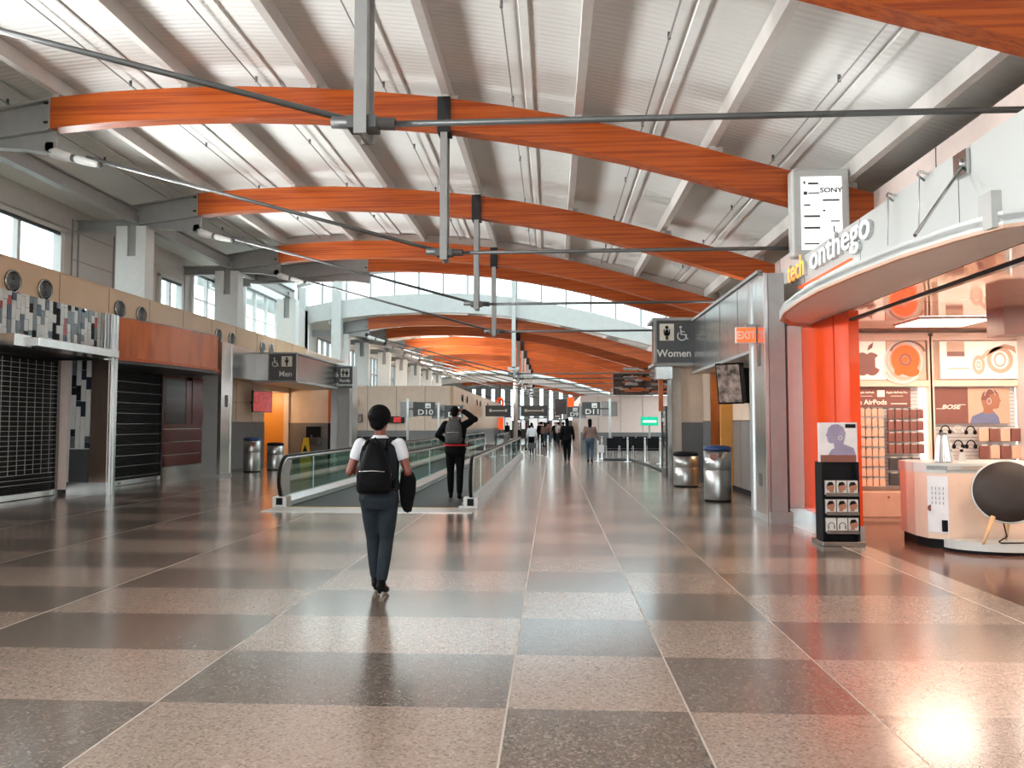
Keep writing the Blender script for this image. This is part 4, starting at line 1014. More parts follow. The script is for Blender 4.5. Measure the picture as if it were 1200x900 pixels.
    pr = mb('blue_print')
    for i in range(4):
        for j in range(4):
            u = .2 + .18 * i; z = .55 + .06 * j
            x = 4.715 + .185 * u; y = 9.985 - .14 * u - .004
            pr.box(x, x + .02, y - .002, y, z, z + .035)
    pr.m('brown').tube([(4.735, 9.966, .5), (4.737, 9.96, .5)], .04, 16).m('black').box(4.83, 4.89, 9.85, 9.88, .22, .36)
    pr.build('print_pattern', c)
    b = thing('round_base', 'round white stand base carrying the disc speaker', 'base', (5.45, 9.75, 0))
    arc_ = [(5.5 + .68 * math.cos(q), 9.82 + .42 * math.sin(q)) for q in [PI + PI * j / 24 for j in range(25)]]
    mb('fascia').prism(arc_, .04, .14, 'z').build('base_top', b)
    mb('black').prism([(5.5 + (x - 5.5) * .95, 9.82 + (y - 9.82) * .94) for x, y in arc_], 0, .04, 'z').build('base_foot', b)
    s_ = thing('disc_speaker', 'large dark round speaker on oak tripod legs', 'speaker', (5.42, 9.6, .14))
    a = Matrix.Translation((5.44, 9.55, .74)) @ Matrix.Rotation(math.radians(-22), 4, 'Z') @ Matrix.Rotation(math.radians(-6), 4, 'X')
    def TR(m_): m_.v = [tuple(a @ Vector(v)) for v in m_.v]; return m_
    TR(mb('speaker').lathe([(.01, -.07), (.18, -.065), (.355, -.03), (.37, 0)], (0, 0, 0), 44, 'y')).build('cloth_front', s_)
    TR(mb('twhite').lathe([(.372, -.02), (.38, 0), (.37, .03), (.2, .10), (.02, .11)], (0, 0, 0), 44, 'y')).build('back_shell', s_)
    for (p0, p1) in (((5.24, 9.5, .45), (5.06, 9.4, .14)), ((5.62, 9.58, .45), (5.80, 9.44, .14)), ((5.50, 9.64, .45), (5.54, 9.78, .14))):
        mb('oak').tube([p0, p1], [.028, .016], 10).build('leg', s_)
    mb('black').tube([(5.44, 9.66, .4), (5.45, 9.6, .2), (5.3, 9.5, .155), (5.28, 9.42, .15), (5.5, 9.4, .155), (5.58, 9.46, .15)], .009, 6).build('power_cord', s_)
    v = thing('cone_speaker', 'silver ribbed cone speaker standing on the counter', 'speaker', (4.98, 10.1, 1.06))
    n = 24; g = MB().m('stain'); vs = []
    for (r, h) in ((.10, 0), (.105, .02), (.062, .34), (.055, .36)):
        for j in range(n * 2):
            t = PI * j / n; rr = r * (1 if j % 2 else .9); vs.append((4.98 + rr * math.cos(t), 10.1 + rr * math.sin(t), 1.06 + h))
    g.add(vs, [(i * 2 * n + j, i * 2 * n + (j + 1) % (2 * n), (i + 1) * 2 * n + (j + 1) % (2 * n), (i + 1) * 2 * n + j) for i in range(3) for j in range(2 * n)] + [tuple(range(2 * n)), tuple(range(6 * n, 8 * n))])
    g.build('ribbed_body', v)
    mb('tgrey').lathe([(.05, 1.42), (.045, 1.44), (.005, 1.45)], (4.98, 10.1, 0), 20).build('top_cap', v)
    for k, x in enumerate((5.25, 5.4)):
        o = thing('small_display_item', 'pale slanted product stand behind the disc speaker, %s one' % ['left', 'right'][k], 'product stand', (x, 10.5, 1.06))
        mb('twhite').prism([(x - .04, 1.06), (x + .06, 1.06), (x + .02, 1.24), (x - .01, 1.24)], 10.48, 10.52).build('stand_body', o); mb('black').tube([(x, 10.46, 1.2), (x, 10.48, 1.2)], .02, 12).build('stand_disc', o)
    # product rack in front of the orange wall
    k = thing('product_rack', 'free-standing black rack with a portrait header and three rows of boxes', 'rack', (3.7, 10.25, 0))
    mb('black').box(3.50, 3.91, 10.22, 10.40, .06, 1.06).box(3.47, 3.50, 10.14, 10.40, .06, 1.06).box(3.91, 3.94, 10.14, 10.40, .06, 1.06).build('rack_body', k)
    mb('stain_dark').bev(3.42, 3.96, 10.02, 10.44, 0, .06, .01).build('rack_base', k)
    for z in (.15, .385, .625): mb('stain_dark').box(3.5, 3.91, 10.09, 10.22, z, z + .02).box(3.5, 3.91, 10.085, 10.09, z, z + .045).build('shelf', k)
    mb('print_white').box(3.46, 3.95, 10.2, 10.24, 1.06, 1.57).build('header_panel', k)
    mb('lilac_print').prism(head_profile(3.69, 1.24, .31, -1), 10.192, 10.2).prism([(3.57, 1.14), (3.62, 1.22), (3.78, 1.29), (3.9, 1.24), (3.93, 1.14)], 10.194, 10.2).build('portrait_print', k)
    q = mb('brown').box(3.48, 3.93, 10.19, 10.2, 1.06, 1.15).m('black').box(3.8, 3.93, 10.192, 10.2, 1.50, 1.55); q.build('header_print', k)
    q = mb('twhite'); ringf(q, 3.73, 1.37, .018, .03, 10.19, .003); q.build('printed_headphones', k)
    for r_, z in enumerate((.645, .405, .17)):
        for c_ in range(3):
            x = 3.567 + c_ * .139
            t = thing('headphone_box', 'small boxed headphones with a printed head on the rack, %s shelf, %s' % (['top', 'middle', 'bottom'][r_], ['left', 'centre', 'right'][c_]), 'box', (x, 10.15, z), 'boxed headphones on the black rack')
            mb('twhite').box(x - .062, x + .062, 10.11, 10.2, z, z + .18).build('carton', t)
            q = mb('skin_print')
            if r_ == 2 and c_ < 2: q = mb('tgrey'); ringf(q, x, z + .08, .035, .045, 10.109, .002, 1, 14, 0, PI); q.box(x - .045, x - .03, 10.107, 10.109, z + .04, z + .085).box(x + .03, x + .045, 10.107, 10.109, z + .04, z + .085)
            else: q.prism(head_profile(x, z + .03, .13, 1 if c_ != 0 else -1), 10.107, 10.11).m('black').prism([(x - .05, z + .11), (x - .03, z + .16), (x + .02, z + .165), (x + .04, z + .13), (x, z + .12)], 10.105, 10.1075)
            q.build('carton_print', t)
shop()

# ------------------------------------------------------------------ moving walkways
def walkway(y0, y1, tag_, xs=(-5.07, -3.22, -1.50), plate=True):
    if plate:
        o = mb('plate').box(xs[0] - .08, xs[-1] + .1, y0 - .75, y0 + .02, .002, .012)
        tag(o.build('landing_plate'), 'pale metal landing plate in front of the %s moving walkways' % tag_, 'landing plate')
    for k in range(2):
        a, b_ = xs[k] + .14, xs[k + 1] - .14
        t = thing('moving_walkway_belt', 'dark ribbed belt of the %s moving walkway, %s lane' % (tag_, ['left', 'right'][k]), 'walkway belt', ((a + b_) / 2, y0, 0))
        mb('beltmat').box(a + .08, b_ - .08, y0 + .02, y1, .003, .012).build('belt', t)
        mb('stain_dark').box(a, a + .08, y0, y1, .003, .05).box(b_ - .08, b_, y0, y1, .003, .05).build('skirt', t)
        cmb = mb('yellow').box(a + .08, b_ - .08, y0 - .01, y0 + .02, .004, .016); cmb.build('comb_edge', t)
    for i, x in enumerate(xs):
        lab = ['left outer', 'middle', 'right outer'][i]
        t = thing('walkway_balustrade', '%s glass balustrade of the %s moving walkways with black handrail' % (lab, tag_), 'balustrade', (x, y0, 0), '%s walkway balustrades' % tag_)
        # base skirt and deck profile
        mb('alu').prism([(x - .13, .004), (x - .13, .10), (x - .05, .20), (x + .05, .20), (x + .13, .10), (x + .13, .004)], y0 + .25, y1 - .25).build('base_cladding', t)
        hb_ = mb('white').box(x - .13, x + .13, y0 - .02, y0 + .25, .004, .2).box(x - .13, x + .13, y1 - .25, y1 + .02, .004, .2); hb_.build('newel_base', t)
        mb('black').box(x - .06, x + .06, y0 - .03, y0 + .1, .05, .18).build('handrail_inlet', t)
        r = .40; zt = .90
        def arc(ye, s_): return [(x, ye - s_ * r * math.sin(q) + s_ * (r - .12) * 1, zt - r + r * math.cos(q)) for q in [PI * j / 12 for j in range(0, 13)]]
        A = arc(y0 + .1, 1); B = arc(y1 - .1, -1)
        path = A[::-1] + B
        g = MB().m('glass_green')
        ins = lambda P_: [(p[1], p[2]) for p in P_]
        poly = [(y0 + .38, .18)] + [(yy, z - .02) for yy, z in ins(A[::-1]) if z > .2] + [(yy, z - .02) for yy, z in ins(B) if z > .2] + [(y1 - .38, .18)]
        g.prism([(yy, z) for yy, z in poly], x - .006, x + .006, 'x'); g.build('glass_panel', t)
        g = mb('stain').tube([(p[0], p[1], p[2]) for p in path], .034, 8)
        g.build('rail_track', t)
        hp = []
        for p in path: 
            cy = (y0 + .1 + (r - .12)) if p[1] < (y0 + y1) / 2 else (y1 - .1 - (r - .12)); cz = zt - r
            dv = Vector((0, p[1] - cy, p[2] - cz)).normalized() * .045
            hp.append((p[0], p[1] + dv.y, p[2] + dv.z))
        g = MB().m('rubber').tube(hp, .030, 10); g.v = [(x + (v[0] - x) * 1.1, v[1], v[2]) for v in g.v]
        g.build('handrail', t)
        # curved newel panel of brushed steel near each end
        pan = [(y0 + .30, .2)] + [(yy + .03, z - .03) for yy, z in ins(A[::-1]) if z > .22] + [(y0 + .62, zt - .04), (y0 + .50, .6), (y0 + .52, .2)]
        mb('steel_light').prism(pan, x - .012, x + .012, 'x').build('newel_panel', t)
        j = mb('alu'); yy = y0 + 2
        while yy < y1 - 1: j.box(x - .01, x + .01, yy, yy + .012, .2, zt - .02); yy += 4.0
        j.build('glass_joints', t)
walkway(14.15, 36.5, 'near')
walkway(44, 58, 'far')

# ------------------------------------------------------------------ far end of the concourse
def far():
    w_ = mb('cream').box(-11.8, -5.6, 42, 42.2, 1.2, 3.66).m('wains').box(-11.8, -5.6, 41.98, 42.2, 0, 1.2)
    w_.m('beige').box(-5.6, -5.42, 42, 86, 1.2, 3.66).m('wains').box(-5.6, -5.40, 41.98, 86, 0, 1.2)
    w_.m('cream').box(-11.8, -5.6, 42.2, 86, 3.58, 3.64)
    w_.m('rod')
    for x in (-10.2, -8.6, -7.0): w_.box(x, x + .02, 41.99, 42, 1.2, 3.66)
    struct(w_, 'wall_left_shops', 'cream block of shops at the far left')
    w_ = mb('pinkwall').box(1.55, 7.6, 42, 42.2, 1.1, 3.1).m('wains').box(1.55, 7.6, 41.97, 42.2, 0, 1.1).m('rod')
    for x in (2.5, 3.7, 4.9): w_.box(x, x + .015, 41.99, 42, 1.1, 3.1)
    w_.m('pinkwall').box(1.55, 1.75, 42.2, 60, 0, 3.1)
    struct(w_, 'wall_right_gate', 'pale pink gate wall at the far right')
    o = mb('far_dark')
    rn = random.Random(5)
    o.box(3.3, 7.4, 41.6, 41.95, 3.12, 4.3)
    for k in range(46):
        x = rn.uniform(3.1, 6.6); y = rn.uniform(38.5, 40.8); z = rn.uniform(3.1, 4.4)
        o.m(rn.choice(['far_dark', 'stain_dark', 'wood', 'stain_brown'])).box(x, x + rn.uniform(.3, .9), y, y + .2, z, z + rn.uniform(.04, .14))
    tag(o.build('gate_soffit'), 'dark cluttered soffit of slats over the far right gate', 'soffit')
    # end wall with tall strips of glass
    e = mb('steel_light'); xs = [-9.6 + 1.16 * k for k in range(15)]
    e.box(-12, 12, 92, 92.2, 5.75, 9)
    e.m('wains').box(-12, 12, 92, 92.2, 0, 2.0)
    e.m('steel_light')
    prev = -12
    for x in xs: e.box(prev, x, 92, 92.2, 2.0, 5.75); prev = x + .42
    e.box(prev, 12, 92, 92.2, 2.0, 5.75)
    struct(e, 'wall_end', 'grey end wall with tall narrow windows')
    for k, x in enumerate(xs):
        t = thing('window_%d' % (40 + k), 'narrow tall window in the far end wall, %s from the left' % (['first'] + ORD[1:] + ['fifteenth'])[k], None, (x + .21, 92, 2.0), kind='structure')
        mb('glass').box(x, x + .42, 92.08, 92.1, 2.0, 5.75).build('window_pane', t)
        mb('steel').box(x - .03, x, 91.96, 92.1, 2.0, 5.75).box(x + .42, x + .45, 91.96, 92.1, 2.0, 5.75).build('window_frame', t)
    for k, (x0, x1, z0, z1) in enumerate(((-2.6, -.6, .9, 2.2), (0.0, 1.6, .9, 2.0), (-6.2, -4.6, .9, 2.3), (-4.0, -3.1, 1.0, 2.0))):
        t = thing('lit_shop_window', 'bright lit shop window at the far end, %s from left' % ['third', 'fourth', 'first', 'second'][k], 'shop window', ((x0 + x1) / 2, 88, z0))
        mb('lit_white').box(x0, x1, 88, 88.1, z0, z1).build('lit_pane', t)
        mb('charcoal').box(x0 - .1, x1 + .1, 87.95, 88.12, z1, z1 + .12).box(x0 - .1, x1 + .1, 87.95, 88.12, 0, z0).box((x0 + x1) / 2 - .04, (x0 + x1) / 2 + .04, 87.94, 88.0, z0, z1).build('shop_frame', t)
    # orange ring sign and orange banner
    t = thing('orange_ring_sign', 'glowing orange ring sign at the far end above the crowd', 'sign', (-5.3, 79, 3.2))
    mb('lit_orange').tube([(-5.35 + .3 * math.cos(a), 79, 3.75 + .45 * math.sin(a)) for a in [2 * PI * q / 20 for q in range(21)]], .13, 8).build('ring', t)
    mb('charcoal').box(-5.4, -5.3, 78.95, 79.05, 4.1, 6).build('drop_rod', t)
    t = thing('orange_kiosk_sign', 'orange lit panel sign low at the far end', 'sign', (-5.5, 78, 0))
    mb('lit_orange').box(-5.75, -5.0, 78, 78.1, 1.0, 2.2).build('lit_panel', t); mb('charcoal').box(-5.45, -5.3, 78, 78.1, 0, 1.0).build('stand', t)
    t = thing('orange_banner', 'hanging orange banner near the far right wall', 'banner', (1.1, 50, 2.5))
    mb('lit_orange').box(1.02, 1.42, 50, 50.03, 2.55, 3.3).build('banner_cloth', t); mb('charcoal').box(1.18, 1.24, 50, 50.04, .0, 2.55).build('pole', t)
    t = thing('dark_notice_board', 'dark upright notice board left of the orange banner', 'notice board', (.5, 50.5, 0)); mb('charcoal').box(.2, .95, 50.5, 50.55, 2.2, 3.2).build('dark_board', t); mb('steel').box(.5, .56, 50.55, 50.6, 0, 3.1).build('board_post', t)
    # gate signs
    def gate(x0, x1, y, z0, z1, num, xp, lab):
        s = thing('gate_sign', lab, 'sign', (xp, y, 0))
        mb('steel_light').tube([(xp, y + .05, 0), (xp, y + .05, z1 + .15)], .055, 12).build('pole', s)
        mb('stain_dark').box(min(xp - .35, xp + .35), max(xp - .35, xp + .35), y + .12, y + .3, z0 - .05, z1 + .03).build('side_box', s)
        mb('signgrey').box(x0, x1, y - .04, y + .04, z0, z1).build('sign_board', s)
        mb('signgrey').box(min(x0, xp), max(x1, xp), y + .04, y + .1, (z0 + z1) / 2 - .03, (z0 + z1) / 2 + .03).build('sign_arm', s)
        l = mb('signwhite').text(num, (z1 - z0) * .52, TM((x0 + x1) / 2 + .06, y - .045, z0 + .06), .002, 'CENTER', 1.25)
        cx = x1 - (x1 - x0) * .32
        l.box(cx - .12, cx + .12, y - .045, y - .04, z0 + (z1 - z0) * .56, z1 - .05); l.build('lettering', s)
        mb('signgrey').box(cx - .07, cx + .05, y - .05, y - .045, z0 + (z1 - z0) * .66, z0 + (z1 - z0) * .7).prism([(cx + .02, z0 + (z1 - z0) * .62), (cx + .09, z0 + (z1 - z0) * .68), (cx + .02, z0 + (z1 - z0) * .74)], y - .05, y - .045).build('arrow', s)
    gate(-6.0, -5.05, 33, 1.9, 2.5, 'D10', -6.25, 'dark D10 gate sign on a pole left of the man with the backpack')
    gate(-5.2, -4.3, 37, 1.85, 2.45, 'D12', -5.5, 'dark D12 gate sign partly behind the man with the backpack')
    gate(1.36, 2.18, 35, 1.95, 2.55, 'D11', 2.62, 'dark D11 gate sign on a pole above the walking pair')
    gate(.78, 1.40, 40, 1.9, 2.45, 'D9', 1.42, 'smaller gate sign just behind the D11 sign')
    t = thing('flight_sign', 'small dark gate sign with two white squares far down the hall', 'sign', (-1.0, 58, 1.9))
    mb('signgrey').box(0.1, .75, 58, 58.08, 2.0, 2.6).build('sign_board', t); mb('signwhite').box(.2, .45, 57.99, 58, 2.3, 2.5).box(.2, .6, 57.99, 58, 2.07, 2.2).build('pictogram', t)
    mb('steel').tube([(.7, 58.2, 0), (.7, 58.2, 2.6)], .05, 8).build('pole', t)
    # big way-finding pole
    t = thing('wayfinding_pole', 'tall white pole with two wide dark direction boards at the centre far', 'sign', (-2.9, 60, 0))
    mb('white').tube([(-2.85, 60, 0), (-2.85, 60, 6.0)], .17, 16).build('pole', t)
    for (x0, x1) in ((-5.2, -3.2), (-2.45, -.35)):
        b = mb('signgrey').box(x0, x1, 59.8, 60.1, 2.15, 3.0); b = b.build('direction_board', t)
        mb('signwhite').box(x0 + .3, x1 - .3, 59.79, 59.8, 2.55, 2.63).box(x0 + .3, x0 + .5, 59.79, 59.8, 2.5, 2.72).box(x1 - .45, x1 - .3, 59.79, 59.8, 2.5, 2.72).build('board_marking', b)
        mb('steel').box(min(x0, -2.9), max(x1, -2.8), 60.1, 60.16, 2.9, 2.98).build('board_arm', t)
    # green lit sign
    t = thing('green_lit_sign', 'green lit sign with a white stripe on the far right wall', 'sign', (4.4, 35, 1.5))
    mb('lit_green').box(4.0, 4.78, 35, 35.06, 1.48, 1.88).build('lit_face', t); mb('lit_white').box(4.1, 4.7, 34.99, 35, 1.62, 1.72).build('white_stripe', t); mb('steel').tube([(4.4, 35.1, 0), (4.4, 35.1, 1.9)], .04, 8).build('stand', t)
    # advert glass panel right behind the pier
    t = thing('glass_display_case', 'tall narrow glazed display case beyond the women sign pier', 'display case', (3.6, 24, 0))
    mb('charcoal').box(3.45, 4.2, 23.6, 24.6, 0, .2).box(3.45, 4.2, 23.6, 24.6, 1.95, 2.1).box(3.45, 3.5, 23.6, 23.65, .2, 1.95).box(3.45, 3.5, 24.55, 24.6, .2, 1.95).build('case_frame', t)
    mb('lit_white').box(4.1, 4.15, 23.65, 24.55, .2, 1.95).build('lit_back', t); mb('glass').box(3.46, 3.47, 23.65, 24.55, .2, 1.95).box(3.5, 4.1, 23.61, 23.62, .2, 1.95).build('case_glass', t)
    # left far picture and screen
    t = thing('framed_picture', 'dark framed picture on the cream wall behind the woman', 'picture', (-10.6, 41.9, 1.8))
    mb('charcoal').box(-11.55, -10.45, 41.9, 41.98, 1.65, 2.1).build('frame', t); mb('screen').box(-11.5, -10.5, 41.88, 41.9, 1.7, 2.05).build('print', t)
    t = thing('wall_plaque', 'small beige plaque with two dark figures on the far cream wall', 'sign', (-10.9, 41.9, 2.7))
    mb('beige').box(-11.6, -10.7, 41.88, 41.98, 2.55, 3.0).build('plaque', t); mb('charcoal').box(-11.4, -11.3, 41.87, 41.88, 2.65, 2.9).box(-11.2, -11.1, 41.87, 41.88, 2.65, 2.9).build('pictogram', t)
    t = thing('wall_screen', 'small lit screen on the cream wall right of the woman', 'screen', (-8.5, 41.9, 1.6))
    mb('gloss_black').box(-8.95, -8.1, 41.88, 41.98, 1.6, 1.98).build('case', t); mb('screen_red').box(-8.7, -8.3, 41.87, 41.88, 1.65, 1.93).build('display', t)
    mbv = [(-5.38, y) for y in (46, 48.5, 55, 57.5, 64)]
    for k, (x, y) in enumerate(mbv):
        o = mb('black').lathe([(.22, 0), (.22, .04), (.05, .05)], (x, y, 3.1), 20, 'x'); tag(o.build('air_vent'), 'round vent in the receding beige wall, %s from the corner' % (['first'] + ORD[1:])[k], 'air vent', 'vents in the far beige wall')
    # seats at the gates
    def seats():
        t = thing('waiting_chair', '', 'chair', (0, 0, 0))
        mb('black').bev(-.25, .25, -.25, .22, .40, .48, .02).build('seat', t)
        b = mb('black').bev(-.25, .25, .18, .25, .5, .95, .02).build('backrest', t)
        for q in (-.255, .255): mb('alu').box(q - .015, q + .015, -.2, .22, .55, .6).box(q - .015, q + .015, .1, .14, .0, .6).build('armrest', t)
        return t
    pr = seats(); first = True
    for gx, gy, n_, rz, lab in ((2.6, 33.6, 4, PI, 'black gate seat in the row before the pink wall, beside the D11 pole'), (-10.2, 33.8, 6, 0, 'black gate seat in the left waiting area beyond the family restroom sign'), (-10.0, 36.4, 6, 0, 'black gate seat in the second row of the left waiting area'), (3.2, 37.5, 6, 0, 'black gate seat in the back row under the pink wall')):
        for k in range(n_):
            if first: pr.location = (gx + k * .58, gy, 0); pr.rotation_euler = (0, 0, rz); pr['label'] = lab; pr['group'] = lab.replace('black gate seat', 'seats'); first = False
            else: dup(pr, (gx + k * .58, gy, 0), rz, lab, lab.replace('black gate seat', 'seats'))
    # stanchions
    st = thing('queue_stanchion', '', 'stanchion', (0, 0, 0))
    mb('alu').lathe([(.17, 0), (.17, .02), (.03, .04), (.03, .95), (.04, .96), (.04, 1.0), (.01, 1.02)], (0, 0, 0), 18).build('post', st)
    mb('white').box(-.035, .035, -.04, .0, .35, .9).build('post_sleeve', st)
    sp = [(1.9, 32.2), (3.1, 31.9), (3.7, 31.0), (4.2, 30.2), (2.2, 34.3), (-.2, 36.2), (-.6, 38), (4.6, 29.0), (-.9, 40)]
    for k, (x, y) in enumerate(sp):
        l_ = 'slim pale queue post on the far floor, %s of nine from the camera' % (['first'] + ORD[1:])[sorted(range(9), key=lambda q: sp[q][1]).index(k)]
        if k == 0: st.location = (x, y, 0); st['label'] = l_; st['group'] = 'queue posts near the gate'
        else: dup(st, (x, y, 0), None, l_, 'queue posts near the gate')
    # low dark kerb curving on the right
    o = mb('charcoal').tube([(2.2, 33.2, .05), (3.0, 33.0, .05), (3.4, 31.8, .05), (3.55, 29, .05), (3.6, 25, .05)], .05, 8)
    tag(o.build('floor_kerb'), 'low dark curved kerb on the floor at the far right', 'kerb')
    # wet floor sign
    t = thing('wet_floor_sign', 'yellow wet floor sign standing by the family restroom', 'floor sign', (-9.47, 29.2, 0))
    X0, Y0 = -9.47, 29.2
    mb('yellow').add([(X0 - .19, Y0 - .15, 0), (X0 + .19, Y0 - .15, 0), (X0 + .10, Y0 - .02, 1.02), (X0 - .10, Y0 - .02, 1.02), (X0 - .19, Y0 + .15, 0), (X0 + .19, Y0 + .15, 0), (X0 + .10, Y0 + .02, 1.02), (X0 - .10, Y0 + .02, 1.02)], [(0, 1, 2, 3), (5, 4, 7, 6), (3, 2, 6, 7)]).build('folded_boards', t)
    mb('black').prism([(X0 - .09, .5), (X0 + .09, .5), (X0, .75)], Y0 - .11, Y0 - .085).build('pictogram', t)
    t = thing('drinking_fountain', 'dark drinking fountain on the wall by the family restroom', 'drinking fountain', (-9.9, 31.2, .7))
    mb('charcoal').bev(-10.2, -9.5, 30.9, 31.38, .7, 1.0, .03).build('basin', t); mb('black').box(-10.15, -9.55, 31.3, 31.38, 1.0, 1.45).build('back_panel', t); mb('alu').tube([(-9.85, 31.1, 1.0), (-9.85, 31.1, 1.08), (-9.85, 31.02, 1.1)], .015, 8).build('spout', t)
far()
def rear():  # unseen open frame, added so sky light reaches surfaces facing the camera
    b = mb('steel_light').box(-12, 7.7, -9.2, -9, 0, .4).box(-12, 7.7, -9.2, -9, 6.6, 7.8)
    for x in range(-12, 8, 2): b.box(x - .06, x + .06, -9.2, -9, 0, 7)
    b.box(-12, 7.7, -9.2, -9, 3.2, 3.35)
    struct(b, 'wall_rear', 'open framed end wall behind the camera, added to let daylight in')
rear()

# ------------------------------------------------------------------ people
def remesh(m_, name, parent, mt, vox=.012, sm=4):
    me = bpy.data.meshes.new('tmp'); me.from_pydata([tuple(v) for v in m_.v], [], m_.f)
    bm = bmesh.new(); bm.from_mesh(me); bmesh.ops.recalc_face_normals(bm, faces=bm.faces[:]); bm.to_mesh(me); bm.free()
    o = bpy.data.objects.new('tmp', me); COL.objects.link(o)
    a = o.modifiers.new('r', 'REMESH'); a.mode = 'VOXEL'; a.voxel_size = vox; a.use_smooth_shade = True
    b = o.modifiers.new('s', 'SMOOTH'); b.factor = .5; b.iterations = sm
    n = bpy.data.meshes.new_from_object(o.evaluated_get(bpy.context.evaluated_depsgraph_get()))
    bpy.data.objects.remove(o); bpy.data.meshes.remove(me)
    n.name = name; n.materials.clear(); n.materials.append(M[mt])
    for p in n.polygons: p.use_smooth = True
    q = bpy.data.objects.new(name, n); COL.objects.link(q); q.parent = parent
    return q
def limb(m_, pts, rs):
    """rounded tapering limb through joints"""
    m_.tube(pts, rs, 12)
    for p, r in zip(pts, rs): m_.sph(p, r * .99, n=12)
def hand(m_, w_, d, side, curl=.5, sc=1.0):
    """palm, four unequal bent fingers and a thumb; w_ wrist, d pointing direction, side = thumb direction"""
    w_ = Vector(w_); d = Vector(d).normalized(); s_ = (Vector(side) - d * Vector(side).dot(d)).normalized(); nrm = d.cross(s_)
    mt = Matrix((s_, nrm, d)).transposed()
    m_.sph(w_ + d * .045 * sc, .040 * sc, .017 * sc, .052 * sc, 12, mt)
    for k, (off, ln) in enumerate(((.028, .068), (.010, .078), (-.009, .072), (-.027, .056))):
        b0 = w_ + d * .082 * sc + s_ * off * sc; ln *= sc
        b1 = b0 + (d * math.cos(curl * .6) + nrm * math.sin(curl * .6)) * ln * .45
        b2 = b1 + (d * math.cos(curl * 1.6) + nrm * math.sin(curl * 1.6)) * ln * .32
        b3 = b2 + (d * math.cos(curl * 2.4) + nrm * math.sin(curl * 2.4)) * ln * .25
        limb(m_, [b0 - d * .02, b0, b1, b2, b3], [.0095 * sc, .0095 * sc, .009 * sc, .0085 * sc, .0075 * sc])
    t0 = w_ + d * .02 * sc + s_ * .028 * sc; t1 = t0 + (s_ * .8 + d * .6).normalized() * .035 * sc; t2 = t1 + (s_ * .35 + d * .9 + nrm * .3).normalized() * .03 * sc
    limb(m_, [t0, t1, t2], [.012 * sc, .0105 * sc, .009 * sc])
def headm(m_, c, tilt=0, turn=0, k=1.0):
    mt = Matrix.Rotation(turn, 3, 'Z') @ Matrix.Rotation(tilt, 3, 'X')
    def P(x, y, z): return Vector(c) + mt @ Vector((x, y, z)) * k
    m_.sph(P(0, -.005, .02), .074 * k, .095 * k, .10 * k, 18, mt); m_.sph(P(0, .03, -.045), .055 * k, .062 * k, .07 * k, 14, mt)
    m_.sph(P(0, .055, -.095), .028 * k, .025 * k, .02 * k, 10, mt)
    m_.sph(P(0, .098, -.018), .013 * k, .02 * k, .022 * k, 8, mt); m_.sph(P(0, .085, .025), .045 * k, .014 * k, .012 * k, 10, mt)
    m_.sph(P(0, .09, -.058), .024 * k, .009 * k, .009 * k, 8, mt)
    for s_ in (-1, 1): m_.sph(P(s_ * .076, -.005, -.01), .010 * k, .02 * k, .03 * k, 10, mt)
    return P
